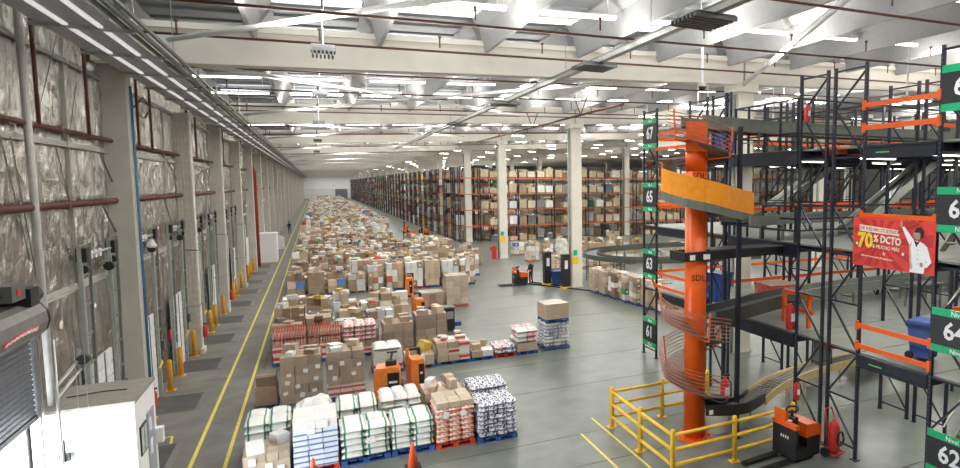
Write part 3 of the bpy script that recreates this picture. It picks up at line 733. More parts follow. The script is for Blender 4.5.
# ------------------------------------------------------------------ pallets and loads
def pallet_mesh(mm):
    m = MB()
    for y in (-.45, 0, .45): m.bb((-.5, y-.05, .0), (.5, y+.05, .02)); 
    for y in (-.45, 0, .45):
        for x in (-.44, 0, .44): m.bb((x-.06, y-.05, .02), (x+.06, y+.05, .11))
    for i in range(6): m.bb((-.5+.172*i, -.5, .11), (-.5+.172*i+.135, .5, .135))
    return m.mesh('pallet', mm)
PAL = {'blue': pallet_mesh(bluepal), 'red': pallet_mesh(redpal), 'wood': pallet_mesh(woodpal)}
def carton_mesh(mm, tp=True):
    m = MB().box((0, 0, 0), (1, 1, 1), mi=0)
    if tp: m.bb((-.5, -.07, .5), (.5, .07, .503), 1); m.bb((-.503, -.07, .25), (-.5, .07, .503), 1); m.bb((.5, -.07, .25), (.503, .07, .503), 1)
    return m.mesh('carton', [mm, tape])
CM = {'carton': carton_mesh(carton), 'carton_l': carton_mesh(carton_l), 'carton_w': carton_mesh(carton_w, False), 'carton_r': carton_mesh(carton_r, False), 'carton_b': carton_mesh(carton_b, False)}
def bag_mesh(mm):
    m = MB(); nx, ny = 8, 6
    def prof(u, v): 
        e = (1-abs(2*u-1)**4)*(1-abs(2*v-1)**4); return .5*e**.45 if e > 0 else 0
    top = []; bot = []
    for j in range(ny+1):
        for i in range(nx+1):
            u, v = i/nx, j/ny; h = prof(u, v); top.append(len(m.v)); m.v.append((u-.5, v-.5, h + .02*math.sin(9*u+5*v)*h))
    for j in range(ny+1):
        for i in range(nx+1):
            u, v = i/nx, j/ny; h = prof(u, v); bot.append(len(m.v)); m.v.append((u-.5, v-.5, -h*.9))
    for j in range(ny):
        for i in range(nx):
            a = j*(nx+1)+i
            m.face([top[a], top[a+1], top[a+nx+2], top[a+nx+1]]); m.face([bot[a], bot[a+nx+1], bot[a+nx+2], bot[a+1]])
    me = m.mesh('bag', mm, True); return me
BM = {k_: bag_mesh(v) for k_, v in (('bag_g', bag_g), ('bag_w', bag_w), ('bag_o', bag_o), ('bag_n', bag_n), ('bag_p', bag_p))}
def bottle_pack():
    m = MB()
    for i in range(4):
        for j in range(3):
            c = (-.37+.25*i, -.33+.33*j, 0)
            m.lathe([(.11, -.5), (.115, .05), (.04, .28)], c, 7, 0); m.lathe([(.05, .26), (.05, .48), (.03, .5)], c, 6, 1 if (i+j) % 5 else 2)
    return m.mesh('bottle_pack', [mat('bottle_body', (.62, .33, .27), .3, rnd=.25, coat=.5), cap_red, cap_green])
BP = bottle_pack()
stk = MB().bb((-.5, -.01, -.5), (.5, 0, .5)).mesh('label_sheet', sticker)
def grid_load(t, kind_, w_, d_, h, z0, nx, ny, nz, r, jit=.012, fill=1.0, top=None):
    """stack single cartons or bags; returns the top height"""
    hz = h/nz
    for k_ in range(nz):
        odd = k_ % 2
        for i in range(nx):
            for j in range(ny):
                if k_ == nz-1 and r.random() > fill: continue
                kk = kind_ if isinstance(kind_, str) else r.choice(kind_)
                if top and k_ == nz-1: kk = top if isinstance(top, str) else r.choice(top)
                me = CM.get(kk) or BM.get(kk) or BP
                sx, sy = w_/nx, d_/ny
                cx_ = -w_/2+sx*(i+.5)+r.uniform(-jit, jit); cy_ = -d_/2+sy*(j+.5)+r.uniform(-jit, jit)
                f = 1.06 if kk.startswith('bag') else .975
                zz = hz*(1.22 if kk.startswith('bag') else .985)
                o = ob('bag' if kk.startswith('bag') else 'bottle_pack' if kk == 'bottle' else 'carton', me, t, (cx_, cy_, z0+hz*(k_+.5)), r.uniform(-.02, .02), (sx*f, sy*f, zz))
    return z0+h
def strew(t, w_, d_, z, r, n_=4, kinds=('carton', 'carton_l', 'carton_w'), smin=.22, smax=.45):
    spots = [(-.25, -.25), (.25, .25), (-.25, .25), (.25, -.25), (0, 0)]
    for q in range(min(n_, 5)):
        sx, sy, sz = r.uniform(smin, smax), r.uniform(smin, smax), r.uniform(.12, .3)
        ob('carton', CM[r.choice(kinds)], t, (spots[q][0]*w_, spots[q][1]*d_, z+sz/2), r.uniform(-.6, .6), (sx*.9, sy*.9, sz))
def load_thing(label, cat, x0, x1, y, d_=1.12, pal='blue', group='floor pallets near the front', rz=0):
    t = thing('loaded_pallet', label, 'loaded pallet', ((x0+x1)/2, y+d_/2, 0), rz, group)
    ob('pallet', PAL[pal], t, (0, 0, 0), 0, (x1-x0, d_, 1))
    return t, (x1-x0)*.96, d_*.97
def labels_on(t, w_, d_, spots, s=.12):
    for x, z in spots:
        o = ob('label_sheet', stk, t, (x*w_, -d_/2-.012, z), 0, (s, 1, s*RN.uniform(.7, 1.2))); o.rotation_euler = (0, RN.uniform(-.3, .3), 0)
clear = mat('clear_film', (.86, .87, .87), .16, var=.05, bump=.7, bscale=7, alpha=.09)
def film_shell(t, w_, d_, z1, seed=1):
    r = random.Random(seed); m = MB(); nx, nz = 8, 6
    ring = [(-1+2*i/nx, -1) for i in range(nx)] + [(1, -1+2*i/nx) for i in range(nx)] + [(1-2*i/nx, 1) for i in range(nx)] + [(-1, 1-2*i/nx) for i in range(nx)]
    for l in range(nz+1):
        z = .06+(z1-.06)*l/nz
        for u, v in ring: m.v.append((u*(w_/2+.02)+r.uniform(0, .02)*u, v*(d_/2+.02)+r.uniform(0, .02)*v, z+(r.uniform(-.03, .02) if l == nz else 0)))
    k_ = len(ring)
    for l in range(nz):
        for i in range(k_): m.face([l*k_+i, l*k_+(i+1) % k_, (l+1)*k_+(i+1) % k_, (l+1)*k_+i])
    m.build('film_wrap', clear, t)
Z0 = .14
r = random.Random(3)
# front row
t, a, b = load_thing('pallet of tan cartons with white sheets at the left end of the front row', 'p', -1.86, -.80, 17.2)
z = grid_load(t, 'carton_l', a, b, .56, Z0, 4, 3, 3, r); labels_on(t, a, b, [(.05, .4), (-.3, .55), (.3, .3)], .16); strew(t, a, b, z, r, 2, ('carton_w',), .3, .5)
t, a, b = load_thing('pallet of white and blue printed cartons in the front row', 'p', -.76, .30, 17.2, pal='red')
z = grid_load(t, 'carton_b', a, b, 1.0, Z0, 3, 3, 7, r); grid_load(t, 'carton_w', a, b, .26, z, 2, 2, 1, r); labels_on(t, a, b, [(-.1, 1.1), (.2, 1.25)], .18)
t, a, b = load_thing('pallet of white sacks with green bands, left of the pair in the front row', 'p', .34, 1.55, 17.2)
grid_load(t, 'bag_g', a, b, .86, Z0, 2, 2, 5, r); labels_on(t, a, b, [(.1, .6)], .22)
t, a, b = load_thing('pallet of white sacks with green bands, right of the pair in the front row', 'p', 1.59, 2.70, 17.2)
grid_load(t, 'bag_g', a, b, .84, Z0, 2, 2, 5, r); labels_on(t, a, b, [(-.2, .75)], .2)
t, a, b = load_thing('pallet of orange and white printed sacks on a red pallet in the front row', 'p', 2.74, 3.80, 17.12, pal='red')
grid_load(t, 'bag_o', a, b, 1.0, Z0, 3, 3, 7, r); grid_load(t, 'carton_l', a*.98, b*.98, .16, Z0+1.0, 3, 2, 1, r); labels_on(t, a, b, [(.2, .95), (-.25, .95)], .16)
t, a, b = load_thing('pallet of navy and white printed sacks at the right end of the front row', 'p', 3.86, 5.0, 16.95)
grid_load(t, 'bag_n', a, b, 1.0, Z0, 4, 3, 8, r, .03)
# second row
t, a, b = load_thing('pallet of white sacks with green bands behind the tan cartons at the left', 'p', -1.9, -.82, 18.5)
grid_load(t, 'bag_g', a, b, 1.0, Z0, 2, 2, 5, r)
t, a, b = load_thing('pallet heaped with crumpled clear film over orange printed sacks', 'p', -.78, .22, 18.5)
z = grid_load(t, 'bag_o', a, b, .95, Z0, 3, 2, 5, r)
m = MB(); n_ = 10; rr = random.Random(8)
for j in range(n_+1):
    for i in range(n_+1):
        u, v = i/n_, j/n_; e = (1-abs(2*u-1)**3)*(1-abs(2*v-1)**3); m.v.append(((u-.5)*a*1.05, (v-.5)*b*1.05, z+.06+.34*e*(.75+.25*math.sin(5*u)*math.cos(4*v))+rr.uniform(-.03, .05)*(e > .1) - .12*(e < .02)))
for j in range(n_):
    for i in range(n_): q = j*(n_+1)+i; m.face([q, q+1, q+n_+2, q+n_+1])
m.build('film_heap', film, t)
t, a, b = load_thing('pallet of white sacks with green bands in the middle of the second row', 'p', .28, 1.36, 18.5)
grid_load(t, 'bag_g', a, b, 1.05, Z0, 2, 2, 5, r)
t, a, b = load_thing('pallet of plain grey-white sacks in the second row before the orange truck', 'p', 1.42, 2.56, 18.5)
grid_load(t, 'bag_w', a, b, 1.1, Z0, 3, 2, 6, r); labels_on(t, a, b, [(.1, .85)], .2)
t, a, b = load_thing('pallet of mixed cartons and sacks behind the orange printed sacks', 'p', 2.64, 3.78, 18.45, pal='wood')
z = grid_load(t, ('carton', 'carton_l', 'bag_p'), a, b, 1.05, Z0, 3, 2, 4, r); strew(t, a, b, z, r, 4)
t, a, b = load_thing('pallet of navy printed sacks behind the right end of the front row', 'p', 3.92, 5.1, 18.2)
grid_load(t, 'bag_n', a, b, 1.12, Z0, 4, 3, 8, r, .03)
# brown carton pallets
t, a, b = load_thing('short stack of plain brown cartons nearest the yellow lane line', 'p', -2.0, -1.34, 22.9, .95)
z = grid_load(t, 'carton', a, b, .62, Z0, 1, 2, 2, r); grid_load(t, 'carton', a*.9, b*.8, .3, z, 1, 1, 1, r)
t, a, b = load_thing('tall stack of labelled brown cartons beside the short stack by the lane', 'p', -1.26, .0, 22.7)
z = grid_load(t, 'carton', a, b, 1.55, Z0, 3, 3, 5, r, .02); film_shell(t, a, b, z, 1); strew(t, a, b, z, r, 4); labels_on(t, a, b, [(-.4, .5), (-.1, .7), (.3, .5), (-.3, 1.1), (.1, 1.2), (.4, 1.3), (-.35, .85), (.35, .9), (.0, .4)], .14)
t, a, b = load_thing('tall stack of brown cartons with red cartons low down behind the white sacks', 'p', .10, 1.32, 22.7)
z = grid_load(t, 'carton_r', a, b, .4, Z0, 3, 3, 2, r); z = grid_load(t, 'carton', a, b, 1.15, z, 3, 3, 4, r, .02); film_shell(t, a, b, z, 2); strew(t, a, b, z, r, 3, ('carton_l', 'carton_w')); labels_on(t, a, b, [(-.3, .8), (.2, .9), (.35, 1.2), (-.1, 1.3), (-.4, 1.2)], .14)
# long thin row across the open floor
row = 'row reaching across the open floor'
t, a, b = load_thing('film-wrapped pallet of white and red goods behind the orange pallet truck', 'p', 1.75, 2.85, 25.2, pal='blue')
z = grid_load(t, 'carton_r', a, b, .3, Z0, 3, 2, 1, r); z = grid_load(t, ('carton_w', 'carton_l'), a, b, .45, z, 2, 2, 2, r); z = grid_load(t, 'bag_w', a*.95, b*.95, .2, z, 2, 1, 1, r); film_shell(t, a, b, z, 7)
t, a, b = load_thing('low pallet with a bright yellow carton on top beside the truck mast', 'p', 2.95, 4.05, 25.2)
z = grid_load(t, ('carton_r', 'carton_w', 'carton_l'), a, b, .4, Z0, 3, 2, 1, r); o = ob('yellow_carton', carton_mesh(mat('yellow_carton', (.72, .52, .10), .5)), t, (.25, .1, z+.22), .5, (.42, .36, .42)); o.rotation_euler = (.25, .3, .6); strew(t, a*.5, b, z, r, 2)
t, a, b = load_thing('pallet of red and white printed cartons in the ' + row, 'p', 4.15, 5.5, 25.3)
z = grid_load(t, ('carton_r', 'carton_l', 'carton_w'), a, b, .78, Z0, 3, 2, 3, r, .03); strew(t, a, b, z, r, 4, ('carton_w', 'carton_r'))
t, a, b = load_thing('low pallet of one carton layer left of the red pallet on the open floor', 'p', 5.55, 6.5, 25.3)
z = grid_load(t, ('carton_w', 'carton_l'), a, b, .26, Z0, 2, 2, 1, r); strew(t, a, b, z, r, 3, ('carton_w', 'carton_l', 'carton'))
t, a, b = load_thing('low load of pink and white sacks on a red pallet on the open floor', 'p', 6.55, 7.45, 25.3, pal='red')
grid_load(t, ('bag_p', 'bag_n'), a, b, .36, Z0, 2, 2, 2, r, .03)
t, a, b = load_thing('bulging pallet of pink and white sacks beside the double-tier pallet', 'p', 7.5, 8.45, 25.3)
z = grid_load(t, ('carton_w', 'carton_l'), a, b, .35, Z0, 2, 2, 1, r); grid_load(t, ('bag_p', 'bag_w'), a*1.02, b, .62, z, 2, 2, 3, r, .03)
t, a, b = load_thing('double-tier pallet with a big brown carton on top at the end of the row', 'p', 8.8, 9.98, 25.4)
z = grid_load(t, ('bag_w', 'bag_n'), a, b, 1.08, Z0, 3, 2, 7, r, .02); film_shell(t, a, b, z, 6); ob('pallet', PAL['blue'], t, (0, 0, z+.02), 0, (1.1, 1.1, 1)); ob('carton', CM['carton_l'], t, (0, 0, z+.165+.34), .03, (1.1, 1.05, .68))
# brown pair and bottles
t, a, b = load_thing('tall brown carton stack, left of the pair behind the film-wrapped goods', 'p', 2.3, 3.55, 27.3)
z = grid_load(t, 'carton', a, b, 1.35, Z0, 3, 2, 4, r, .025); film_shell(t, a, b, z, 3); strew(t, a, b, z, r, 4, ('carton', 'carton_l'))
t, a, b = load_thing('tall brown carton stack, right of the pair behind the film-wrapped goods', 'p', 3.62, 4.95, 27.3)
z = grid_load(t, 'carton', a, b, 1.6, Z0, 3, 2, 5, r, .025); film_shell(t, a, b, z, 4); strew(t, a, b, z, r, 4, ('carton', 'carton_l'))
for q, (x0, x1) in enumerate(((-1.8, -.55), (-.5, .75))):
    t, a, b = load_thing(('pallet of red-capped bottles next to the yellow lane line', 'second pallet of red-capped bottles, one further from the lane')[q], 'p', x0, x1, 28.2)
    z = grid_load(t, ('carton_r', 'carton_l'), a, b, .62, Z0, 3, 2, 2, r); grid_load(t, 'bottle', a, b, .7, z, 3, 3, 2, r)
t, a, b = load_thing('pallet of pink printed sacks beside the red-capped bottles', 'p', .8, 2.15, 28.2)
z = grid_load(t, ('carton_r', 'carton'), a, b, .55, Z0, 3, 2, 2, r); grid_load(t, 'bag_p', a, b, .75, z, 3, 2, 4, r)

# generic joined loads for the dense floor field
def field_load(seed, style):
    r = random.Random(seed); m = MB(); w_, d_ = 1.12, 1.08
    h = {'tall': r.uniform(1.5, 1.9), 'mid': r.uniform(1.0, 1.5), 'low': r.uniform(.5, .95), 'wrap': r.uniform(1.6, 1.95)}[style]
    nz = max(2, int(h/.36)); nx = r.choice((2, 3)); base = pick(r, .22, .0)
    mixed = r.random() < .5
    for k_ in range(nz):
        for i in range(nx):
            for j in range(2):
                if k_ == nz-1 and style != 'wrap' and r.random() < .45: continue
                g_ = r.uniform(.82, 1.15); m.cc = tuple(min(1, v*g_) for v in (pick(r, .4, .06) if mixed and r.random() < .55 else base))
                x = -w_/2+w_/nx*(i+.5)+r.uniform(-.02, .02); y = -d_/2+d_/2*(j+.5)+r.uniform(-.02, .02); zz = Z0+h/nz*(k_+.5)
                m.box((x, y, zz), (w_/nx-.015, d_/2-.015, h/nz-.012), r.uniform(-.03, .03))
                if r.random() < .25: m.cc = (.8, .8, .78); m.bb((x-.07, -d_/2-.035, zz-.07), (x+.05, -d_/2-.02, zz+.05))
    for q in range(r.randint(1, 5)):
        m.cc = pick(r, .5, .14); s_ = r.uniform(.2, .5); m.box((r.uniform(-.35, .35), r.uniform(-.35, .35), Z0+h-.02+.1*(q % 2)), (s_, r.uniform(.2, .45), r.uniform(.1, .25)), r.uniform(0, 3))
    return m.mesh('goods_stack', attr_m)
FL = {s_: [field_load(hash((s_, i)) % 9999 if False else (i*7+{'tall': 100, 'mid': 200, 'low': 300, 'wrap': 400}[s_]), s_) for i in range(16)] for s_ in ('tall', 'mid', 'low', 'wrap')}
DESC = {'tall': 'tall stack of mixed cartons', 'mid': 'mid-height stack of mixed goods', 'low': 'low stack of mixed goods', 'wrap': 'tall film-wrapped carton cage'}
rows = [(29.6, 3.6), (30.9, 3.4), (32.5, 4.4), (33.8, 4.4), (35.4, 4.9), (36.7, 4.4)] + [(45.2, 10.9), (46.5, 10.9), (48.3, 12.4), (49.6, 12.4), (51.4, 10.4), (52.7, 10.4), (54.6, 11.5), (55.9, 13.6), (57.5, 13.6)] + \
       [(60.2+1.55*i, 12.6 if i < 8 else 8.6) for i in range(13)]
fr = random.Random(21); total = 0; rows_done = []
def field_place(y, xmax, ri, indiv=True, mm=None):
    global total
    x = -1.9 + fr.uniform(0, .1); pos = 0
    while x + 1.15 < xmax:
        w_ = fr.choice((1.05, 1.15, 1.22))
        if y > 44 and x < 1.8 and y < 47: st_ = 'mid'
        elif 45 <= y < 47: st_ = 'wrap'
        elif y < 34: st_ = fr.choice(('mid', 'tall', 'low', 'mid', 'mid'))
        elif y < 44: st_ = fr.choice(('low', 'mid', 'low'))
        else: st_ = fr.choice(('mid', 'tall', 'low', 'mid', 'tall'))
        if fr.random() > .07:
            if indiv:
                t = thing('loaded_pallet', f'{DESC[st_]}, {nth(pos)} from the lane, {nth(ri)} floor row past the bottles', 'loaded pallet', (x+w_/2, y+.56+fr.uniform(-.06, .06), 0), fr.uniform(-.03, .03), 'floor field pallets')
                ob('pallet', PAL[fr.choice(('blue', 'blue', 'wood', 'red'))], t, (0, 0, 0), 0, (w_, 1.1, 1))
                o = ob('goods_stack', FL[st_][fr.randrange(16)], t, (0, 0, 0), PI if fr.random() < .5 else 0, (w_/1.2, 1, 1)); o['kind'] = 'stuff'
                total += 1
            else:
                h = {'tall': 1.7, 'mid': 1.3, 'low': .8, 'wrap': 1.8}[st_]*fr.uniform(.85, 1.15)
                nb = 2 if y < 170 else 1
                for q in range(nb):
                    for l in range(2):
                        mm.cc = pick(fr, .38, .1); mm.bb((x+w_/nb*q, y, .02+h/2*l), (x+w_/nb*(q+1)-.02, y+1.1, h/2*(l+1)*fr.uniform(.92, 1.05)))
                mm.cc = pick(fr, .6, .15); mm.box((x+w_*fr.uniform(.3, .7), y+.5, h+.08), (fr.uniform(.3, .6), fr.uniform(.3, .6), .2), fr.uniform(0, 3))
            pos += 1
        x += w_ + fr.uniform(.06, .16)
ri = 0
for (y, xm) in rows:
    if total > 285: break
    field_place(y, xm, ri); ri += 1; ylast = y
mm = MB(); y = ylast+1.6
while y < 335:
    field_place(y, 8.4 if y < 93 else 9.8 if y < 110 else 11.5, 0, False, mm); y += 1.5 if y < 150 else 1.9
    if fr.random() < .12: y += 1.6
tag(mm.build('floor_stacks', attr_m), 'sea of carton stacks filling the floor far back to the end wall', 'goods', kind='stuff')
# single big items on the open floor
t, a, b = load_thing('big pale film-wrapped cube load on a red pallet on the open floor', 'p', 6.75, 8.1, 37.3, 1.3, pal='red', group=None)
film_shell(t, a, b, grid_load(t, 'carton_l', a, b, 1.75, Z0, 3, 2, 5, r), 5)
t, a, b = load_thing('low wide carton load with a flat lid left of the big wrapped cube', 'p', 5.3, 6.6, 37.2, 1.3, group=None)
z = grid_load(t, 'carton', a, b, .75, Z0, 3, 2, 2, r); ob('lid', CM['carton_l'], t, (0, 0, z+.05), 0, (a*1.03, b*1.03, .08))
# long wrapped row under the curved conveyor
for i in range(10):
    t = thing('loaded_pallet', f'wrapped carton pallet under the curved conveyor, {nth(i)} from the cream column', 'loaded pallet', (17.15 + .12*i, 38.0-1.28*i, 0), -.1, 'wrapped row by the cream column')
    ob('pallet', PAL['blue'], t, (0, 0, 0), 0, (1.15, 1.2, 1)); o = ob('goods_stack', FL['wrap'][i], t, (0, 0, .0), 0, (1, 1.05, .85)); o['kind'] = 'stuff'
for i in range(26):
    x = 18.6+fr.uniform(0, 14); y = 48+fr.uniform(0, 22)
    st_ = fr.choice(('mid', 'tall', 'low'))
    x = 18 + (i % 9)*1.6 + (i//9)*.3; y = 50 + (i//9)*6 + (i % 2)*.3
    t = thing('loaded_pallet', f'{DESC[st_]} behind the curved conveyor, {nth(i//9)} row, {nth(i % 9)} from left', 'loaded pallet', (x, y, 0), 0, 'pallets behind the curved conveyor')
    ob('pallet', PAL['wood'], t, (0, 0, 0), 0, (1.15, 1.1, 1)); o = ob('goods_stack', FL[st_][i % 16], t); o['kind'] = 'stuff'

# ------------------------------------------------------------------ mezzanine racks at the right
FX = 12.6; BAY = 3.7; HM = 10.5
LEV = (2.95, 5.65, 8.4)
ROWS = [(6.9, 7.95, 2, 'nearest rack row, behind the even level signs'), (8.1, 9.15, 2, 'rack row carrying the even level signs'), (11.3, 12.35, 3, 'rack row right of the pallet truck, nearer half of the pair'), (12.62, 13.65, 3, 'rack row right of the pallet truck, farther half of the pair'),
        (17.05, 18.1, 5, 'rack row behind the spiral column, nearer half of the pair'), (18.45, 19.6, 5, 'rack row behind the spiral column, farther half of the pair'), (22.1, 23.2, 7, 'rack row carrying the odd level signs')]
obeam = MB().bb((.06, -.03, -.12), (BAY-.06, .03, 0)).mesh('beam', orange)
nbeam = MB().bb((.06, -.03, -.2), (BAY-.06, .03, 0)).mesh('beam', navy)
post_m = mat('navy_post', (.017, .021, .036), .4, .25)
hole_m = mat('slot_light_paint', (.13, .135, .145), .6)  # pale colour stands for light showing through the post slots
def near_frame(t, y0, y1, h, x=0):
    """upright frame with posts and braces as sub-parts; pale patches paint the light seen through the slots"""
    f_ = ob('upright_frame', None, t, (x, 0, 0))
    for y in (y0, y1):
        m = MB().bb((-.035, y-.042, 0), (.035, y+.042, h), 0).bb((-.09, y-.1, 0), (.09, y+.1, .02), 0)
        z = .3
        while z < h-.1:
            m.bb((-.037, y-.008, z), (-.034, y+.008, z+.03), 1); z += .1
        m.build('post', [post_m, hole_m], f_)
    z = .3; up = True; d = y1-y0; i = 0
    while z < h-.3:
        MB().bar((0, y0, z), (0, y1, z), .045).build('brace', post_m, f_)
        zt = min(z+1.3, h-.15)
        MB().bar((.02, y0 if up else y1, z), (.02, y1 if up else y0, zt), .045).build('brace', post_m, f_); z += 1.3; up = not up
    MB().bar((0, y0, h-.1), (0, y1, h-.1), .045).build('brace', post_m, f_)
for (y0, y1, nb, lab) in ROWS:
    t = thing('mezzanine_rack', 'tall navy ' + lab, 'rack', (FX, 0, 0), group='mezzanine racks')
    near_frame(t, y0, y1, HM)
    for b in range(1, nb+1): ob('upright_frame', upright_mesh(round(y1-y0, 2), HM, post_m, .08, 1.3), t, (BAY*b, y0, 0))
    for b in range(nb):
        for z in LEV:
            for y in (y0, y1):
                ob('beam', obeam if (y == y0) == (y0 in (12.62, 18.45, 23.45, 8.1)) else nbeam, t, (BAY*b, y, z-.06))
        if y0 > 15 or b:
            for z in ((9.2,) if y0 in (17.05, 12.62) else (9.2, 6.4, 3.7)): ob('beam', obeam, t, (BAY*b, y0, z+.1))
# decks
for li, z in enumerate(LEV):
    t = thing('mezzanine_deck', ('lowest', 'middle', 'top')[li] + ' mezzanine floor of grey steel deck panels', 'deck', (0, 0, z-.05))
    for (y0, y1) in ((5.5, 6.9), (6.92, 9.15), (9.17, 11.3), (11.32, 13.65), (13.67, 17.05), (17.07, 19.6), (19.62, 22.1), (22.12, 23.2)):
        nb = 2 if y1 < 10 else 3 if y1 < 14 else 5 if y1 < 20 else 7
        if li and y0 == 13.67: xs = 1
        else: xs = 0
        for b in range(nb): 
            MB().bb((FX+.05+BAY*b, y0, 0), (FX+BAY*(b+1)+.03, y1-.02, .05)).build('deck_panel', deck_m, t)
    m = MB()
    for q in range(36):
        x = FX+.5+q*.74; ymin = 5.5 if x < FX+2*BAY else 11.3 if x < FX+3*BAY else 17.1 if x < FX+5*BAY else 22.1
        m.bb((x-.03, ymin, -.14), (x+.03, 23.2, 0))
    o = m.build('joist', post_m, t); o['kind'] = 'stuff'
dl = MB().bb((-.7, -.08, 0), (.7, .08, .06), 1).bb((-.68, -.05, -.03), (.68, .05, 0), 0).mesh('deck_lamp', [mat('lit_deck_lamp', (1, .97, .9), emis=5), white])
n = 0
for li, z in enumerate(LEV):
    for q, (y, nb) in enumerate(((10.2, 2), (15.3, 4), (20.8, 5), (12.5, 2))):
        for b in range(nb):
            x = FX+1.9+BAY*b
            tag(ob('deck_lamp', dl, None, (x, y, z-.26)), f'lit tube lamp under the {("lower", "middle", "top")[li]} deck, {nth(b)} along the {nth(q)} run', 'ceiling light', 'lamps under the decks'); area('deck_lamp_light', (x, y, z-.31), (0, 0, 0), 1.3, .15, DECK)
# fascia beams and guard rails on the row ends
green_tag = mat('tiny_green_tag', (.1, .6, .2), .5)
for li, z in enumerate(LEV):
    for q, (y0, y1) in enumerate(((9.21, 11.24), (13.71, 16.99), (19.66, 22.04))):
        where = ('beside the red banner', 'behind the pallet truck', 'behind the spiral column')[q]
        t = thing('edge_beam', f'{("lower", "middle", "upper")[li]} dark edge beam of the mezzanine {where}', 'beam', (FX, 0, z))
        MB().bb((-.05, y0, -.32 if q != 1 else -.4), (.03, y1, -.06)).build('web', navy, t); MB().bb((-.09, y0, -.07), (.05, y1, -.02)).build('top_flange', navy, t); MB().bb((-.09, y0, -.35 if q != 1 else -.43), (.05, y1, -.31 if q != 1 else -.39)).build('bottom_flange', navy, t)
        if q == 0: MB().bb((-.056, 10.5, -.22), (-.05, 10.9, -.19)).build('green_tag', green_tag, t)
        if q != 1:
            for dz in ((.22, .76) if li == 0 else (.95,) if li == 1 else (.43, 1.0)):
                tag(MB().bb((FX-.11, y0-.1, z+dz-.06), (FX-.07, y1+.08, z+dz+.06)).bb((FX-.12, y0-.11, z+dz-.12), (FX-.055, y0-.02, z+dz+.12)).bb((FX-.12, y1-.01, z+dz-.12), (FX-.055, y1+.08, z+dz+.12)).build('guard_rail', orange), f'orange guard rail {("low", "high")[dz > .5]} on the {("lower", "middle", "upper")[li]} deck {where}', 'rail', 'orange deck rails')
# dark railing at the spiral landing
for li, z in enumerate((5.65, 8.4)):
    t = thing('landing_railing', f'dark blue railing on the {("middle", "top")[li]} deck behind the spiral column', 'railing', (FX+.1, 0, z))
    for y in (13.9, 14.65, 15.4, 16.2, 16.9): MB().bb((-.03, y-.03, 0), (.03, y+.03, 1.5 if li else 1.1)).build('post', navy, t)
    for dz in ((.5, 1.0, 1.5) if li else (.35, .7, 1.08)): MB().bar((0, 13.8, dz), (0, 16.98, dz), .05).build('rail', navy, t)
    for y in (13.9, 16.9):
        for dz in ((.5, 1.0, 1.5) if li else (.35, .7, 1.08)): MB().bar((0, y, dz), (6.5, y, dz), .05).build('rail', navy, t)
t = thing('short_railing', 'short orange railing on the lower deck in front of the conveyor', 'railing', (13.4, 0, 2.95))
for y in (14.0, 15.1): MB().bb((-.05, y-.05, 0), (.05, y+.05, 1.05)).build('post', orange, t)
for dz in (.5, 1.0): MB().bb((-.04, 13.8, dz-.06), (.04, 15.1, dz+.06)).build('rail', orange, t)
# landing stage props outside the facade
for i, (x, y) in enumerate(((10.65, 13.95), (12.2, 16.75))):
    tag(MB().bb((x-.055, y-.055, 0), (x+.055, y+.055, 9.0 if i == 0 else 10.4)).bb((x-.12, y-.12, 0), (x+.12, y+.12, .02)).build('support_post', post_m), ('slim navy post rising beside the spiral column', 'slim navy post behind the spiral column by the extinguisher')[i], 'post')
t = thing('landing_beam', 'dark beam clamped around the spiral column at middle deck height', 'beam', (0, 0, 5.38))
MB().bar((9.0, 14.16, 0), (12.7, 14.3, .03), .08, .26).build('beam', black, t); MB().bar((9.0, 14.9, 0), (12.7, 15.0, .03), .08, .26).build('beam', black, t)
MB().bb((8.96, 14.15, -.13), (9.06, 14.95, .13)).build('end_plate', black, t); MB().bb((9.1, 14.06, -.08), (9.25, 14.1, .06)).bb((9.55, 14.07, -.08), (9.75, 14.11, .06)).build('label_plate', sticker, t)
MB().bb((9.9, 14.2, .13), (12.7, 14.9, .16)).build('walk_plate', mat('dark_plate', (.05, .055, .06), .5), t)
# level signs
def level_sign(num, y0, y1, zc, wd, lab):
    t = thing('level_sign', lab, 'sign', (FX-.16, (y0+y1)/2, zc)); hw = (y1-y0)/2; t.scale = (1, 1, wd)
    MB().bb((-.015, -hw, -.5), (.015, hw, .5)).build('panel', signblack, t)
    MB().bb((-.02, -hw, .34), (.016, hw, .505)).build('top_band', signgreen, t); MB().bb((-.02, -hw, -.505), (.016, hw, -.34)).build('bottom_band', signgreen, t)
    text_x(num, .56, signwhite, t, (-.02, -.0, .0), 1.0, bold=.012)
    text_x('Nivel', .15, signwhite, t, (-.026, -.06, .42)); text_x('Nivel', .15, signwhite, t, (-.026, -.06, -.425))
    MB().bb((.015, -hw+.05, -.45), (.1, -hw+.12, .45)).bb((.015, hw-.12, -.45), (.1, hw-.05, .45)).build('bracket', black, t)
for k_, n_ in enumerate((61, 63, 65, 67)): level_sign(str(n_), 21.84, 22.96, (1.1, 4.03, 6.85, 9.48)[k_], 1.2, f'{("lowest", "second lowest", "second highest", "highest")[k_]} black and green level sign left of the spiral, reading {n_}')
for k_, n_ in enumerate((62, 64, 66, 68)): level_sign(str(n_), 7.9, 9.05, (1.25, 4.1, 6.83, 9.5)[k_], 1, f'{("lowest", "second lowest", "second highest", "highest")[k_]} black and green level sign at the right edge, reading {n_}')
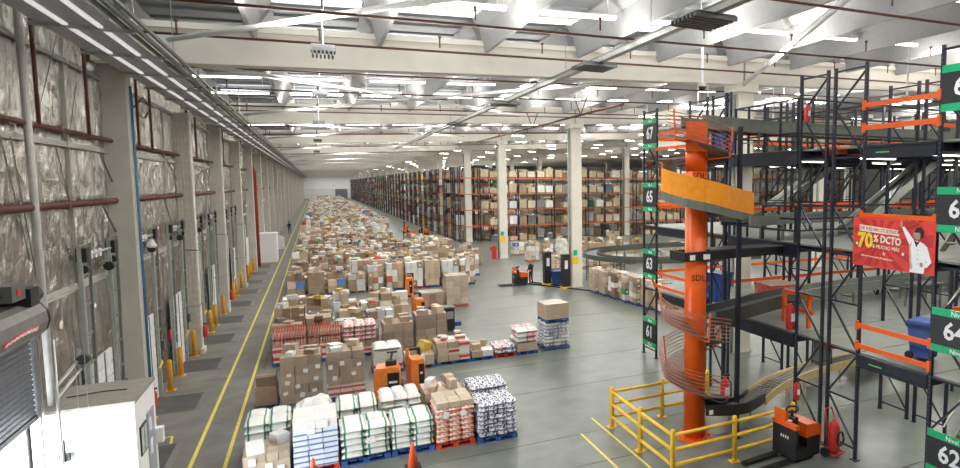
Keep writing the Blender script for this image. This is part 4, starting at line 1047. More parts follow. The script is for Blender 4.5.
# banner
t = thing('banner', 'red promotional banner with a man in a white suit hung on the mezzanine', 'banner', (FX-.17, 10.22, 5.93))
BW, BH = 1.2, .62
m = MB(); nx = 12
for j in (0, 1):
    for i in range(nx+1):
        u = -BW+2*BW*i/nx; m.v.append((.02*math.sin(i*.9), -u, (BH if j else -BH) + (.02*math.sin(i*.5) if j else 0)))
for i in range(nx): m.face([i, i+1, nx+2+i, nx+1+i])
ban = m.build('sheet', bannerred, t)
so = ban.modifiers.new('thickness', 'SOLIDIFY'); so.thickness = .01
def flat(poly, name, mm, off, par): # polygon in banner plane: u to the right seen from the hall, v up
    m = MB(); n = len(m.v)
    for u, v in poly: m.v.append((-off-.03, -u, v))
    for u, v in poly: m.v.append((-off-.026, -u, v))
    k_ = len(poly); m.face(list(range(k_))); m.face(list(range(k_, 2*k_))[::-1])
    for i in range(k_): m.face([i, (i+1) % k_, k_+(i+1) % k_, k_+i])
    return m.build(name, mm, par)
cxb, cyb = -.35, .02
for q in range(14):
    a = 2*PI*q/14; b_ = a+.2; pts = []
    def clip(an):
        dx, dy = math.cos(an), math.sin(an); tt = min((BW-.05-cxb)/dx if dx > 1e-6 else 9, (-BW+.05-cxb)/dx if dx < -1e-6 else 9, (BH-.04-cyb)/dy if dy > 1e-6 else 9, (-BH+.04-cyb)/dy if dy < -1e-6 else 9)
        return (cxb+dx*tt, cyb+dy*tt)
    flat([(cxb, cyb), clip(a), clip(b_)], 'ray', bannerdark, 0, t)
# figure
flat([(.30, .44), (.36, .47), (.62, .18), (.74, .10), (.70, -.02), (.52, .04)], 'suit_sleeve', signwhite, .006, t)
flat([(.27, .43), (.33, .50), (.30, .60), (.27, .60), (.24, .5)], 'hand', skin, .006, t)
flat([(.62, .16), (.80, .14), (.93, .08), (.98, -.1), (.93, -.6), (.55, -.6), (.58, -.3), (.52, .0)], 'suit_body', signwhite, .005, t)
flat([(.9, .1), (1.0, .02), (1.12, -.32), (1.0, -.46), (.86, -.42), (.86, -.36), (.98, -.34)], 'suit_sleeve', signwhite, .007, t)
flat([(.82, -.34), (.9, -.36), (.9, -.46), (.82, -.44)], 'hand', skin, .008, t)
flat([(.64, .17), (.71, .0), (.82, .17), (.73, .12)], 'collar', black, .009, t)
flat([(.66, .2), (.76, .17), (.82, .24), (.82, .36), (.72, .4), (.64, .34), (.62, .27)], 'face', skin, .008, t)
flat([(.64, .34), (.70, .46), (.82, .48), (.90, .38), (.88, .22), (.82, .2), (.80, .34)], 'hair', black, .009, t)
bw_ = mat('banner_cream', (.85, .80, .68), .5)
flat([(-.98, .44), (.2, .36), (.2, .22), (-.98, .28)], 'title_strip', bw_, .002, t)
text_x('QUE VUELVAN LOS SETENTA', .125, bannerdark, t, (-.035, .39, .325), .74, .055)
text_x('70', .52, bannergold, t, (-.045, .78, .03), .92, .0, .022)
text_x('% DCTO', .25, bw_, t, (-.045, .11, .09), .85, .05, .008); text_x('& MUCHO MÁS', .13, bw_, t, (-.04, .15, -.1), .9, .05); text_x('solo por pocos días de liquidación', .07, bw_, t, (-.035, .42, -.36), 1, .05)
flat([(.60, .16), (.56, -.02), (.60, -.35), (.63, -.5), (.58, -.55), (.54, -.3), (.52, .02)], 'jacket_edge', mat('jacket_tan', (.55, .46, .30), .6), .012, t)
for q in range(4): flat([(.745, -.05-.11*q), (.765, -.05-.11*q), (.765, -.07-.11*q), (.745, -.07-.11*q)], 'button', black, .012, t)
for (u, v) in ((-1.05, -.05), (-.2, -.25), (.35, -.2), (.2, .25)):
    pts = []
    for q in range(10): rr_ = .055 if q % 2 == 0 else .022; pts.append((u+rr_*math.sin(q*PI/5), v+rr_*math.cos(q*PI/5)))
    flat(pts, 'star', bw_, .006, t)

# ------------------------------------------------------------------ conveyors
def offset_path(path, d):
    out = []
    for i, p in enumerate(path):
        a = Vector(path[max(i-1, 0)]); b = Vector(path[min(i+1, len(path)-1)]); t_ = (b-a); t_.z = 0; t_.normalize(); n_ = Vector((-t_.y, t_.x, 0)); q = Vector(p)+n_*d; out.append((q.x, q.y, q.z))
    return out
def smooth_path(pts, n_=6):
    P_ = [Vector(p) for p in pts]; P_ = [2*P_[0]-P_[1]] + P_ + [2*P_[-1]-P_[-2]]; out = []
    for i in range(1, len(P_)-2):
        for k_ in range(n_):
            t_ = k_/n_; a, b, c, d = P_[i-1:i+3]
            out.append(tuple(.5*((2*b)+(c-a)*t_+(2*a-5*b+4*c-d)*t_*t_+(3*b-a-3*c+d)*t_**3)))
    out.append(tuple(P_[-2])); return out
def conveyor(label, pts, width, side, rail_m, bed_m, z_floor=None, rollers=True, group='conveyors', leg_step=2.4, n_=6):
    t = thing('conveyor', label, 'conveyor', (0, 0, 0), group=group); path = smooth_path(pts, n_)
    for s_ in (-1, 1):
        a = offset_path(path, s_*width/2); b = offset_path(path, s_*(width/2+.05))
        lo = [(p[0], p[1], p[2]-side*.65) for p in a]; lo2 = [(p[0], p[1], p[2]-side*.65) for p in b]
        MB().ribbon(lo, lo2, side).build('side_rail', rail_m, t)
    l_ = offset_path(path, -width/2+.01); r2 = offset_path(path, width/2-.01)
    dn = lambda q, d: [(p[0], p[1], p[2]-d) for p in q]
    MB().ribbon(dn(l_, .1), dn(r2, .1), .04).build('bed', bed_m, t)
    if rollers:
        m = MB(); L_ = 0; acc = 0
        for i in range(len(path)-1):
            a = Vector(path[i]); b = Vector(path[i+1]); d = (b-a).length; nr = max(1, int(d/.11)); t_ = (b-a).normalized(); n2 = Vector((-t_.y, t_.x, 0)).normalized()
            for q in range(nr):
                c = a+(b-a)*(q/nr); m.tube([tuple(c-n2*(width/2-.02)), tuple(c+n2*(width/2-.02))], .028, 5)
        o = m.build('roller', galv, t); o['kind'] = 'stuff'
    if z_floor is not None:
        acc = 0; prev = Vector(path[0])
        for i, p in enumerate(path[1:], 1):
            q = Vector(p); acc += (q-prev).length; prev = q
            if acc > leg_step:
                acc = 0
                for s_ in (-1, 1):
                    c = offset_path(path, s_*(width/2+.02))[i]; MB().bb((c[0]-.03, c[1]-.03, z_floor), (c[0]+.03, c[1]+.03, c[2]-side*.6)).build('leg', rail_m, t)
                a, b = offset_path(path, -width/2)[i], offset_path(path, width/2)[i]; MB().bar((a[0], a[1], z_floor+.3), (b[0], b[1], z_floor+.3), .035).build('cross_tie', rail_m, t)
    return t
beltm = mat('dark_belt', (.05, .055, .05), .5)
conveyor('tan roller conveyor leaving the spiral along the ground floor', [(11.7, 14.45, .86), (12.4, 14.82, .92), (13.6, 15.25, .98), (16, 15.75, 1.0), (20, 16.1, 1.0), (24, 16.2, 1.0)], .66, .24, tan_m, mat('dark_bed', (.12, .095, .06), .6), 0)
conveyor('dark belt conveyor on the lower deck behind the spiral column', [(9.9, 14.55, 3.62), (11.2, 14.95, 3.6), (12.8, 15.55, 3.6), (14.6, 16.0, 3.62)], .8, .42, mat('charcoal_panel', (.045, .048, .042), .5), beltm, None, False)
conveyor('long green-grey conveyor running back along the lower deck', [(14.65, 16.02, 3.62), (16.5, 16.3, 3.64), (20, 16.4, 3.65), (27, 16.4, 3.65)], .8, .34, greengrey, mat('pale_belt', (.30, .31, .27), .5), 2.95, False)
conveyor('dark conveyor carrying goods off the upper spiral at middle deck height', [(10.55, 14.0, 6.42), (11.4, 14.5, 6.36), (12.8, 15.1, 6.35), (15, 15.3, 6.35), (27, 15.3, 6.35)], .8, .3, greengrey, beltm, 5.65, False)
conveyor('green-grey conveyor feeding the top of the spiral on the top deck', [(9.9, 15.3, 9.25), (11.5, 15.6, 9.25), (13.5, 15.8, 9.25), (18, 15.8, 9.25), (27, 15.8, 9.25)], .85, .4, greengrey, beltm, 8.4, False)
conveyor('inclined green-grey conveyor climbing between the decks at the right', [(15.2, 14.3, 5.9), (19.2, 14.3, 8.3)], .7, .3, mat('pale_green_frame', (.36, .39, .33), .45), beltm, None, False, n_=2)
conveyor('second inclined conveyor beyond the first between the decks', [(16.6, 20.8, 5.9), (21.0, 20.8, 8.3)], .7, .3, mat('pale_green_frame', (.36, .39, .33)), beltm, None, False, n_=2)
conveyor('dark inclined chute dropping from the lower deck to the ground conveyor', [(15.6, 15.6, 1.25), (16.6, 16.6, 2.0), (17.3, 17.2, 2.75)], .6, .22, black, beltm, None, False)
# curved conveyor in the background
cpath = [(30, 47.5, 1.95), (24, 47.2, 1.95), (20.5, 46.0, 1.95), (18.9, 43.4, 1.95), (19.2, 40.4, 1.95), (21.5, 38.2, 1.95), (25, 37.2, 1.95), (30, 37, 1.95)]
conveyor('dark green curved conveyor loop on legs beside the cream column', cpath, 1.0, .35, mat('dark_green_frame', (.07, .085, .07), .45), mat('dark_belt2', (.09, .10, .09), .4), 0, False, leg_step=3)

# ------------------------------------------------------------------ spiral chute
SX, SY = 9.6, 14.58
sp = thing('spiral_chute', 'tall orange spiral chute column with wire guards and amber panels', 'spiral chute', (SX, SY, 0))
MB().lathe([(.31, 0), (.31, 7.75)], n=28).build('column', orange, sp, smooth=True)
MB().lathe([(.31, 7.75), (.31, 8.4)], n=28).build('column', orange, sp, smooth=True)
MB().prism([(.087, -.426), (-.423, -.098), (-.087, .426), (.423, .098)], 8.3, 9.12, 'Z').build('column_head', orange, sp)
sp_head = None
m = MB().lathe([(.52, 0), (.52, .05), (.5, .06)], n=24)
for q in range(8): m.bar((.3*math.cos(q*PI/4), .3*math.sin(q*PI/4), .04), (.48*math.cos(q*PI/4), .48*math.sin(q*PI/4), .04), .03, .06); m.lathe([(.03, .05), (.03, .1)], (.43*math.cos(q*PI/4+.3), .43*math.sin(q*PI/4+.3), 0), 6)
m.build('base_flange', orange, sp)
def helix(a0, a1, z0, z1, r_, n_=None):
    n_ = n_ or max(6, int(abs(a1-a0)/10)); return [(r_*math.cos(math.radians(a0+(a1-a0)*i/n_)), r_*math.sin(math.radians(a0+(a1-a0)*i/n_)), z0+(z1-z0)*i/n_) for i in range(n_+1)]
wire = mat('orange_wire', (.42, .15, .09), .4, .2)
for nm, a0, a1, z0, z1 in (('upper', -180, 375, 8.75, 6.42), ('lower', -230, 375, 3.72, .98)):
    MB().ribbon(helix(a0, a1, z0, z1, .33), helix(a0, a1, z0, z1, .93), .025).build('slide', mat('slide_steel', (.17, .13, .11), .4, .5), sp)
    for k_ in range(7):
        rr_ = .97 + .012*k_; dz = .04+.105*k_
        e = a1-60 if nm == 'lower' else 180
        MB().tube(helix(a0, e, z0+dz, z0+(z1-z0)*(e-a0)/(a1-a0)+dz, rr_), .0125, 5).build('guard_wire', wire, sp, smooth=True)
    for k_ in range(4):
        a = a0+20+k_*110
        if a > a1-60: continue
        zz = z0+(z1-z0)*(a-a0)/(a1-a0); x, y = math.cos(math.radians(a)), math.sin(math.radians(a))
        MB().tube([(x*.3, y*.3, zz-.12), (x*.95, y*.95, zz-.06), (x*1.04, y*1.04, zz+.75)], .025, 6).build('guard_bracket', orange, sp)
gp = [(1.08*math.cos(math.radians(q)), 1.08*math.sin(math.radians(q)), 8.75-2.33*(q+180)/555) for q in range(175, 291, 5)]
for q in range(1, 13): gp.append((gp[22][0]+q*.115, gp[22][1]+q*.045, gp[22][2]-.02*q))
for k_ in range(7):
    seg = gp[k_*5:k_*5+6]
    if len(seg) < 3: continue
    seg = seg[:-1] + [tuple(seg[-1][i]*.93+seg[-2][i]*.07 for i in range(3))]
    MB().ribbon([(p[0], p[1], p[2]-.04) for p in offset_path(seg, .012)], [(p[0], p[1], p[2]-.04) for p in offset_path(seg, -.012)], .62).build('guard_panel', ambers, sp)
    MB().ribbon([(p[0], p[1], p[2]-.27) for p in offset_path(seg, .02)], [(p[0], p[1], p[2]-.27) for p in offset_path(seg, -.035)], .22).build('skirt', greengrey, sp)
for q, z in enumerate((7.62, 4.75)):
    o = text_y('SDL', .25, black, sp, (-.3*.318, -.954*.318, z)); o.rotation_euler = (PI/2, 0, -.305)
# outfeed of the spiral: black chute
MB().ribbon(helix(285, 380, 1.28, 1.02, .36), helix(285, 380, 1.28, 1.02, .99), .03).build('outfeed_bed', beltm, sp)
op = [(-.2, -.88, .98), (.4, -1.1, .95), (1.0, -1.13, .92), (1.6, -.86, .88), (2.2, -.5, .84)]
MB().ribbon(offset_path(smooth_path(op), -.03), offset_path(smooth_path(op), .03), .3).build('outfeed_side', black, sp)
op2 = [(.1, -.38, .98), (.5, -.48, .95), (1.0, -.48, .92), (1.5, -.28, .88), (2.0, .08, .84)]
MB().ribbon(offset_path(smooth_path(op2), -.03), offset_path(smooth_path(op2), .03), .25).build('outfeed_side', black, sp)
MB().ribbon(smooth_path([(p[0], p[1], p[2]+.08) for p in op]), smooth_path([(p[0], p[1], p[2]+.08) for p in op2]), .03).build('outfeed_bed', mat('roller_bed', (.12, .12, .11), .4), sp)
m = MB(); A, B = smooth_path(op, 5), smooth_path(op2, 5)
for a, b in zip(A, B): m.tube([(a[0], a[1], a[2]+.15), (b[0], b[1], b[2]+.12)], .025, 5)
m.build('roller', galv, sp)['kind'] = 'stuff'
MB().bb((-.14, -.985, 1.02), (.08, -.965, 1.14)).build('label_plate', sticker, sp)
for x, y in ((.55, -.95), (1.5, -.7), (1.3, -.3)): MB().bb((x-.03, y-.03, 0), (x+.03, y+.03, .95)).build('outfeed_leg', galv, sp)
# twisted sheet hanging behind the top of the spiral
t = thing('deflector_sheet', 'grey translucent sheet hanging left of the spiral column head', 'sheet', (8.95, 15.05, 7.6)); MB().ribbon([(-.3, 0, 0), (-.1, .1, 0), (.15, .1, 0), (.3, .0, 0)], [(-.3, .015, 0), (-.1, .115, 0), (.15, .115, 0), (.3, .015, 0)], .55).build('sheet', greengrey, t); MB().bar((-.3, 0, .5), (.5, -.35, .55), .04).build('hanger', galv, t)

# ------------------------------------------------------------------ yellow fence
fn = thing('guard_fence', 'yellow tubular guard fence around the foot of the spiral', 'fence', (0, 0, 0))
fp = [(7.77, 16.34), (7.74, 14.46), (7.74, 12.72), (9.68, 12.74), (11.75, 12.8)]; fb = [(9.55, 16.37), (11.3, 16.4)]
for x, y in fp+fb:
    p = MB().lathe([(.065, 0), (.065, 1.2), (.05, 1.25), (.02, 1.26)], (x, y, 0), 12).build('post', yellow, fn, smooth=True); MB().bb((x-.13, y-.13, 0), (x+.13, y+.13, .02)).bb((x-.14, y-.14, .0), (x-.1, y-.1, .14)).build('base_plate', yellow, p)
for pts in (fp, [fp[0]]+fb):
    for a, b in zip(pts[:-1], pts[1:]):
        for z in (.32, .72, 1.1): MB().tube([(a[0], a[1], z), (b[0], b[1], z)], .045, 10).build('rail', yellow, fn, smooth=True)

# ------------------------------------------------------------------ trucks
def order_picker(label, loc, rz, forks=1.15, mast=False, sc_=1.0, group=None):
    t = thing('pallet_truck', label, 'pallet truck', loc, rz, group); t.scale = (sc_,)*3
    # local: +X is the driver/motor end, forks to -X
    MB().bb((-.1, -.42, .1), (.0, .42, .98)).build('front_panel', black, t)
    m = MB().bb((.0, -.4, .08), (.85, .4, .35)).bb((.35, -.4, .35), (.85, .4, .62)); m.build('chassis', black, t)
    MB().prism([(.32, .62), (.86, .62), (.9, .3), (.92, .3), (.9, .86), (.8, .94), (.36, .98)], -.38, .38).build('hood', orange, t)
    MB().bb((-.12, -.43, .92), (.02, .43, 1.04)).build('top_trim', orange, t)
    MB().prism([(-.1, 1.04), (.06, 1.04), (.0, 1.3), (-.08, 1.34)], -.02, .38).build('side_screen', orange, t)
    MB().bb((-.02, -.1, 1.03), (.2, .2, 1.06)).build('clipboard', sticker, t)
    MB().bb((.1, -.14, .35), (.28, .14, 1.12)).build('steering_column', black, t)
    MB().tube([(.19, 0, 1.1), (.19, 0, 1.3)], .04, 8).build('steering_stem', black, t)
    MB().tube([(.19+.16*math.cos(a*PI/6), .16*math.sin(a*PI/6), 1.32+.04*math.cos(a*PI/6)) for a in range(12)], .03, 8, closed=True).build('steering_wheel', black, t, smooth=True)
    for s_ in (-.27, .27):
        MB().prism([(-.1, .03), (-.1, .1), (-forks, .09), (-forks-.12, .05), (-forks-.12, .03)], s_-.09, s_+.09).build('fork', black, t)
        MB().tube([(-forks+.1, s_-.05, .04), (-forks+.1, s_+.05, .04)], .04, 10).build('fork_roller', rubber, t)
        MB().tube([(.6, s_-.06, .11), (.6, s_+.06, .11)], .11, 14).build('wheel', rubber, t)
    m = MB()
    for q in range(4): m.bb((-.106, -.16+.08*q, .6), (-.1, -.12+.08*q, .68))
    m.build('white_marks', sticker, t)
    if mast:
        for s_ in (-.3, .3): MB().bb((-.02, s_-.05, .1), (.06, s_+.05, 1.9)).build('mast', orange if s_ < 0 else black, t)
        MB().bar((0, -.3, 1.85), (0, .3, 1.85), .08).build('mast_tie', black, t)
    return t
order_picker('black and orange pallet truck parked at the end of the yellow fence', (11.05, 12.25, 0), .08, 1.2)
def stacker(label, loc, rz, slim=False):
    t = thing('stacker_truck', label, 'pallet truck', loc, rz); w_ = .24 if slim else .42
    prof = [(-w_, .12), (w_, .12), (w_, 1.05), (w_*.8, 1.25), (-w_*.8, 1.25), (-w_, 1.05)]
    MB().prism(prof, -.35, .3).build('hood', mat('truck_orange', (.78, .22, .03), .4), t)
    MB().bb((0.02, -.37, .25), (w_-.04, -.345, 1.08)).build('rear_panel', black, t); MB().bb((.06, -.378, .72), (w_-.1, -.37, .8)).build('white_marks', sticker, t)
    MB().bb((-w_-.01, -.36, .02), (w_+.01, .32, .14)).build('skirt', black, t)
    if slim:
        for q, s_ in enumerate((-.2, .2)): MB().bb((s_-.05, .3, .05), (s_+.05, .42, 1.5)).build('mast', (mat('truck_orange', (.78, .22, .03)), black)[q], t)
        MB().bar((-.2, .36, 1.46), (.2, .36, 1.46), .08).build('mast_tie', black, t)
    else:
        MB().bb((-.05, -.1, 1.25), (.3, .2, 1.42)).build('control_head', black, t); MB().tube([(.12, .05, 1.42), (.16, .25, 1.62)], .04, 8).build('tiller', black, t); MB().tube([(-.02, .26, 1.63), (.32, .26, 1.63)], .03, 8).build('tiller_grip', black, t)
    for s_ in (-.2, .2): MB().bb((s_-.08, .32, .04), (s_+.08, 1.4, .1)).build('fork', black, t)
    for s_ in (-w_+.08, w_-.08): MB().tube([(s_-.04, -.2, .09), (s_+.04, -.2, .09)], .09, 10).build('wheel', rubber, t)
stacker('rounded orange stacker truck standing behind the grey-white sacks', (1.95, 21.9, 0), -.15)
stacker('slim orange stacker mast right of the rounded orange truck', (2.95, 22.5, 0), .1, True)
order_picker('orange pallet truck beside the worker in the red helmet', (12.75, 43.3, 0), 0, 1.1)
stacker('slim orange stacker between the floor stacks below the wrapped cages', (4.75, 34.3, 0), .2, True)
stacker('slim orange stacker in the cross aisle before the wrapped cages', (5.3, 42.2, 0), -.2, True)
order_picker('orange truck parked left of the pair near the rack ends', (10.3, 84.6, 0), .2, 1.1, True, 1.3)
order_picker('orange truck parked right of the pair near the rack ends', (12.5, 87, 0), -.2, 1.1, False, 1.3)
t = thing('charger_unit', 'dark grey battery unit standing on the open floor behind the low pallets', 'battery unit', (5.6, 31.5, 0))
MB().bb((-.42, -.35, .08), (.42, .35, 1.15)).build('body', black, t); MB().bb((-.36, -.37, .62), (-.04, -.35, 1.0)).bb((.04, -.37, .62), (.36, -.37+.02, 1.0)).build('panel', galv, t); MB().bb((-.45, -.38, 1.15), (.45, .38, 1.22)).build('lid', mat('mid_grey_plastic', (.22, .23, .23)), t)
for s_ in (-.3, .3): MB().tube([(s_, -.3, .05), (s_, .3, .05)], .05, 8).build('wheel', rubber, t)
MB().bb((.42, -.3, .2), (.75, .3, .42)).build('battery_box', bluep, t)

# ------------------------------------------------------------------ cones, extinguishers, bins
for (x, y, lab) in ((2.0, 16.35, 'orange traffic cone in front of the green-banded sacks'), (-.3, 16.45, 'orange traffic cone in front of the blue printed cartons')):
    t = thing('traffic_cone', lab, 'cone', (x, y, 0)); MB().bb((-.19, -.19, 0), (.19, .19, .03)).build('base', rubber, t); MB().lathe([(.14, .03), (.03, .68), (.02, .7)], n=16).build('cone', mat('cone_orange', (.85, .12, .03), .5), t, smooth=True); MB().lathe([(.1, .26), (.072, .42)], (0, 0, 0), 16).build('collar', mat('cone_orange', (.85, .12, .03)), t, smooth=True)
def extinguisher(lab, loc, s_=1, group=None):
    t = thing('fire_extinguisher', lab, 'extinguisher', loc, 0, group); t.scale = (s_,)*3
    MB().lathe([(.1, 0), (.11, .03), (.11, .5), (.09, .58), (.04, .63), (.03, .68)], n=16).build('cylinder', red, t, smooth=True); MB().bb((-.05, -.03, .68), (.14, .03, .73)).build('lever', black, t); MB().tube([(.05, -.02, .66), (.17, -.04, .5), (.16, -.05, .15)], .015, 6).build('hose', black, t); MB().bb((-.06, -.115, .22), (.06, -.105, .42)).build('label_sheet', sticker, t)
extinguisher('large red fire extinguisher on the floor behind the spiral column', (12.05, 16.45, 0), 1.35)
extinguisher('red fire extinguisher fixed to the rack post above the lower deck', (12.5, 13.82, 3.05), 1.2)
extinguisher('small red fire extinguisher low on the rack post behind the pallet truck', (12.48, 13.45, 1.0), .8)
extinguisher('red fire extinguisher high on the rack post on the top deck', (12.5, 13.3, 9.15), .75)
t = thing('extinguisher_trolley', 'red wheeled fire extinguisher trolley at the foot of the rack', 'extinguisher', (12.28, 11.75, 0), .2)
MB().lathe([(.14, .14), (.155, .2), (.155, .82), (.11, .95), (.04, 1.0), (.03, 1.06)], n=16).build('cylinder', red, t, smooth=True)
MB().tube([(-.2, .1, .1), (-.2, .12, 1.0), (-.14, .2, 1.3), (.14, .2, 1.3), (.2, .12, 1.0), (.2, .1, .1)], .02, 8).build('handle_frame', red, t, smooth=True)
for s_ in (-.24, .24): MB().tube([(s_-.03, .12, .13), (s_+.03, .12, .13)], .13, 14).build('wheel', rubber, t)
MB().tube([(.15*math.cos(a*.5), -.17-.002*a, .55+.19*math.sin(a*.5)) for a in range(26)], .018, 6).build('hose', black, t, smooth=True)
MB().bb((-.22, -.2, .1), (.22, -.16, .14)).tube([(-.2, .1, .12), (-.2, -.18, .12)], .02, 6).tube([(.2, .1, .12), (.2, -.18, .12)], .02, 6).build('foot_frame', red, t)
def bin_(lab, loc, rz=0, s_=1):
    t = thing('wheeled_bin', lab, 'bin', loc, rz); t.scale = (s_,)*3
    m = MB(); n = len(m.v)
    for z, a in ((.08, .22), (.9, .29)):
        for i, j in ((-1, -1), (1, -1), (1, 1), (-1, 1)): m.v.append((i*a, j*a, z))
    for i in range(4): m.face([n+i, n+(i+1) % 4, n+4+(i+1) % 4, n+4+i])
    m.face([n+3, n+2, n+1, n]); m.face([n+4, n+5, n+6, n+7]); m.build('body', bluep, t)
    MB().bb((-.31, -.32, .9), (.31, .3, .96)).bb((-.25, .3, .86), (.25, .36, .92)).build('lid', bluep, t)
    for q in (-.24, .24): MB().tube([(q-.03, .24, .1), (q+.03, .24, .1)], .1, 12).build('wheel', rubber, t)
bin_('blue wheeled bin on the lower deck behind the spiral column', (13.15, 18.4, 2.95), .3, 1.25)
bin_('dark blue wheeled bin on the lower deck beside the level 64 sign', (13.6, 10.1, 2.95), .2, 1.05)
bin_('pale blue bin on the top deck right of the column head', (12.95, 17.9, 8.4), 0, 1.1)
bin_('blue bin between the two charging posts by the cream column', (15.5, 42.0, 0), 0, 1.1)
t = thing('wrapped_bundle', 'red film-wrapped bundle with a tan top on the lower deck', 'bundle', (15.85, 18.35, 2.95), -.1)
MB().bb((-.75, -.7, 0), (.75, .7, .14)).build('pallet', woodpal, t)
m = MB()
for q in range(16):
    a = 2*PI*q/16; 
pr = random.Random(2)
m = MB(); ring = []
for l, z in enumerate((.14, .25, .45, .62)):
    for q in range(20):
        a = 2*PI*q/20; c, s_ = math.cos(a), math.sin(a); f = .72/max(abs(c), abs(s_)); m.v.append((c*f*.98+pr.uniform(-.03, .03), s_*f*.92+pr.uniform(-.03, .03), z+pr.uniform(-.02, .02)))
for l in range(3):
    for q in range(20): m.face([l*20+q, l*20+(q+1) % 20, (l+1)*20+(q+1) % 20, (l+1)*20+q])
m.face(list(range(60, 80))); m.build('red_wrap', mat('red_film', (.50, .04, .05), .3, var=.5, scale=9, coat=.5), t); MB().bb((-.7, -.66, .61), (.7, .66, .67)).build('tan_sheet', mat('tan_sheet', (.60, .47, .30), .6), t)
# steps
def stairs(lab, x, y0, z0, z1, run, wd=.8, dirx=1):
    t = thing('staircase', lab, 'stairs', (x, y0, z0)); n_ = int((z1-z0)/.22); st_m = mat('olive_steel', (.30, .31, .24), .5)
    for s_ in (0, wd): MB().bar((0, s_, .0), (dirx*run, s_, z1-z0), .05, .2).build('stringer', st_m, t); MB().bar((0, s_, .95), (dirx*run, s_, z1-z0+.95), .04).build('handrail', st_m, t)
    for q in range(1, n_): f = q/n_; MB().bb((dirx*run*f-.12, .03, (z1-z0)*f-.02), (dirx*run*f+.12, wd-.03, (z1-z0)*f+.02)).build('step', st_m, t)
stairs('olive steel stairs from the ground to the lower deck behind the 62 sign', 14.6, 9.35, 0, 2.9, 3.0)
stairs('olive steel stairs from the middle deck up to the top deck behind the 66 sign', 14.4, 9.5, 5.65, 8.35, 2.8)
stairs('olive steel stairs from the lower deck up to the middle deck behind the banner', 15.0, 9.8, 2.95, 5.6, 2.8)
# table frames on the lower deck
for i, (x, y) in enumerate(((19.5, 14.6), (22.5, 14.8))):
    t = thing('work_table', f'small green-grey steel table on the lower deck, {("nearer", "farther")[i]} one', 'table', (x, y, 2.95)); MB().bb((-.6, -.35, .82), (.6, .35, .88)).build('top', greengrey, t)
    for a in (-.55, .55):
        for b in (-.3, .3): MB().bb((a-.03, b-.03, 0), (a+.03, b+.03, .82)).build('leg', greengrey, t)
# charging posts by the cream column
for i, (x, y) in enumerate(((14.95, 42.5), (15.6, 40.5))):
    t = thing('charging_post', ('dark charging cabinet left of the blue bin', 'dark charging cabinet right of the blue bin against the cream column')[i], 'cabinet', (x, y, 0)); MB().bb((-.25, -.25, 0), (.25, .25, 2.35)).build('body', signblack, t); MB().bb((-.12, -.27, 1.4), (.1, -.25, 2.0)).build('panel', sticker, t); MB().bb((-.27, -.27, 2.35), (.27, .27, 2.42)).build('cap', black, t); MB().bb((-.32, -.35, 0), (.32, .3, .12)).build('yellow_base', yellow, t)
t = thing('floor_rail', 'dark low guide rail on the floor in front of the charging cabinets', 'rail', (0, 0, 0)); MB().bar((13.6, 43.6, .04), (17.6, 36.9, .04), .1, .08).build('rail', black, t); MB().bar((14.1, 44.0, .04), (16.1, 40.6, .04), .1, .08).build('rail', black, t)
# hose reel by the second column
t = thing('hose_reel', 'red fire hose reel standing by the cream column before the racks', 'hose reel', (15.5, 59.6, 0)); MB().bb((-.2, -.15, 0), (.2, .15, .8)).build('stand', red, t); MB().tube([(-.1, -.25, 1.05), (-.1, .1, 1.05)], .32, 16).build('reel', red, t)

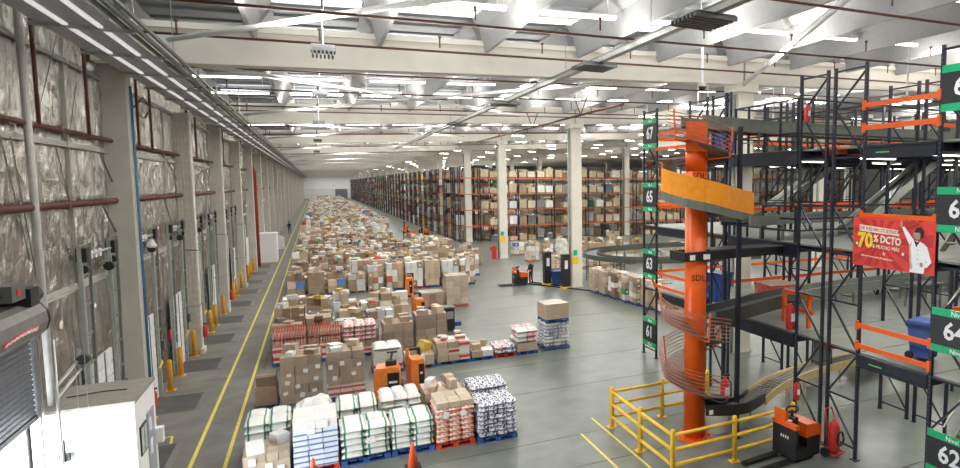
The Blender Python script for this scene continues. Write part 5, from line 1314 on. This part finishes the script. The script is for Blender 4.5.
# ------------------------------------------------------------------ people
def person(lab, loc, rz, shirt, trousers, helmet, arm=.25):
    t = thing('person', lab, 'person', loc, rz)
    vs_ = {'pel': (0, 0, .95), 'sp': (0, .01, 1.2), 'ch': (0, .01, 1.38), 'nk': (0, .0, 1.5), 'hd': (0, -.02, 1.6), 'tp': (0, -.01, 1.70),
           'shl': (-.19, .01, 1.41), 'ell': (-.25, -.02, 1.13), 'wrl': (-.24, -.12-arm*.3, .92), 'hal': (-.235, -.17-arm*.3, .85), 'shr': (.19, .01, 1.41), 'elr': (.25, -.05, 1.14), 'wrr': (.2, -.25-arm*.3, 1.0), 'har': (.18, -.33-arm*.3, 1.0),
           'hpl': (-.1, 0, .9), 'knl': (-.11, -.03, .5), 'anl': (-.12, .02, .09), 'tol': (-.13, -.13, .035), 'hpr': (.1, 0, .9), 'knr': (.11, -.01, .5), 'anr': (.12, .06, .09), 'tor': (.13, -.09, .035)}
    rad = {'pel': .15, 'sp': .145, 'ch': .165, 'nk': .06, 'hd': .095, 'tp': .075, 'shl': .07, 'ell': .05, 'wrl': .035, 'hal': .04, 'shr': .07, 'elr': .05, 'wrr': .035, 'har': .04, 'hpl': .1, 'knl': .07, 'anl': .05, 'tol': .045, 'hpr': .1, 'knr': .07, 'anr': .05, 'tor': .045}
    names = list(vs_); E_ = [('pel', 'sp'), ('sp', 'ch'), ('ch', 'nk'), ('nk', 'hd'), ('hd', 'tp'), ('ch', 'shl'), ('shl', 'ell'), ('ell', 'wrl'), ('wrl', 'hal'), ('ch', 'shr'), ('shr', 'elr'), ('elr', 'wrr'), ('wrr', 'har'), ('pel', 'hpl'), ('hpl', 'knl'), ('knl', 'anl'), ('anl', 'tol'), ('pel', 'hpr'), ('hpr', 'knr'), ('knr', 'anr'), ('anr', 'tor')]
    me = bpy.data.meshes.new('body'); me.from_pydata([vs_[n] for n in names], [(names.index(a), names.index(b)) for a, b in E_], []); 
    o = ob('body', me, t); md = o.modifiers.new('skin', 'SKIN'); md.use_smooth_shade = True
    if not me.skin_vertices: 
        bpy.context.view_layer.objects.active = o
    for i, n in enumerate(names):
        if me.skin_vertices: me.skin_vertices[0].data[i].radius = (rad[n], rad[n]*.85); me.skin_vertices[0].data[i].use_root = n == 'pel'
    o.modifiers.new('sub', 'SUBSURF').levels = 1; o.modifiers['sub'].render_levels = 2
    dg = bpy.context.evaluated_depsgraph_get(); dg.update(); nm = bpy.data.meshes.new_from_object(o.evaluated_get(dg)); o.modifiers.clear(); o.data = nm
    for m_ in (shirt, trousers, skin, rubber): nm.materials.append(m_)
    for p in nm.polygons:
        c = p.center; p.use_smooth = True
        p.material_index = 3 if c.z < .1 else 1 if c.z < .97 and abs(c.x) < .185 else 2 if c.z > 1.5 or (c.y < -.2 and abs(c.x) > .12) or (abs(c.x) > .2 and c.z < .95) else 0
    for s_ in (-1, 1):
        hx, hy, hz = vs_['hal' if s_ < 0 else 'har']
        m = MB()
        for q in range(4): m.tube([(hx-.027+.018*q, hy-.02, hz), (hx-.027+.018*q, hy-.07, hz-.02+.004*abs(q-1.5)), (hx-.027+.018*q, hy-.085, hz-.05)], [.009, .008, .006], 5)
        m.tube([(hx-s_*.04, hy, hz), (hx-s_*.055, hy-.05, hz-.01)], [.01, .008], 5); m.build('fingers', skin, t, smooth=True)
    MB().lathe([(.115, 1.66), (.12, 1.69), (.11, 1.76), (.07, 1.81), (.02, 1.825)], (0, -.01, 0), 14).bb((-.08, -.17, 1.665), (.08, -.08, 1.68)).build('helmet' if helmet is not black else 'hair', helmet, t, smooth=True)
    MB().lathe([(.012, 1.60), (.014, 1.62)], (-.035, -.115, 0), 6).lathe([(.012, 1.60), (.014, 1.62)], (.035, -.115, 0), 6).build('eyes', black, t); MB().bb((-.012, -.135, 1.56), (.012, -.1, 1.6)).build('nose', skin, t); MB().bb((-.025, -.118, 1.53), (.025, -.105, 1.538)).build('mouth', red, t)
    return t
person('worker in dark clothes and red helmet beside the orange pallet truck', (13.97, 43.3, 0), -1.2, cloth_dark, cloth_dark, mat('helmet_red', (.70, .08, .03), .35))
person('worker in dark clothes walking in the lane by the dock wall', (-3.6, 105, 0), .2, cloth_dark, cloth_dark, black)
person('distant worker in dark clothes among the floor stacks', (3.2, 72.0, 0), .9, cloth_dark, cloth_dark, black)
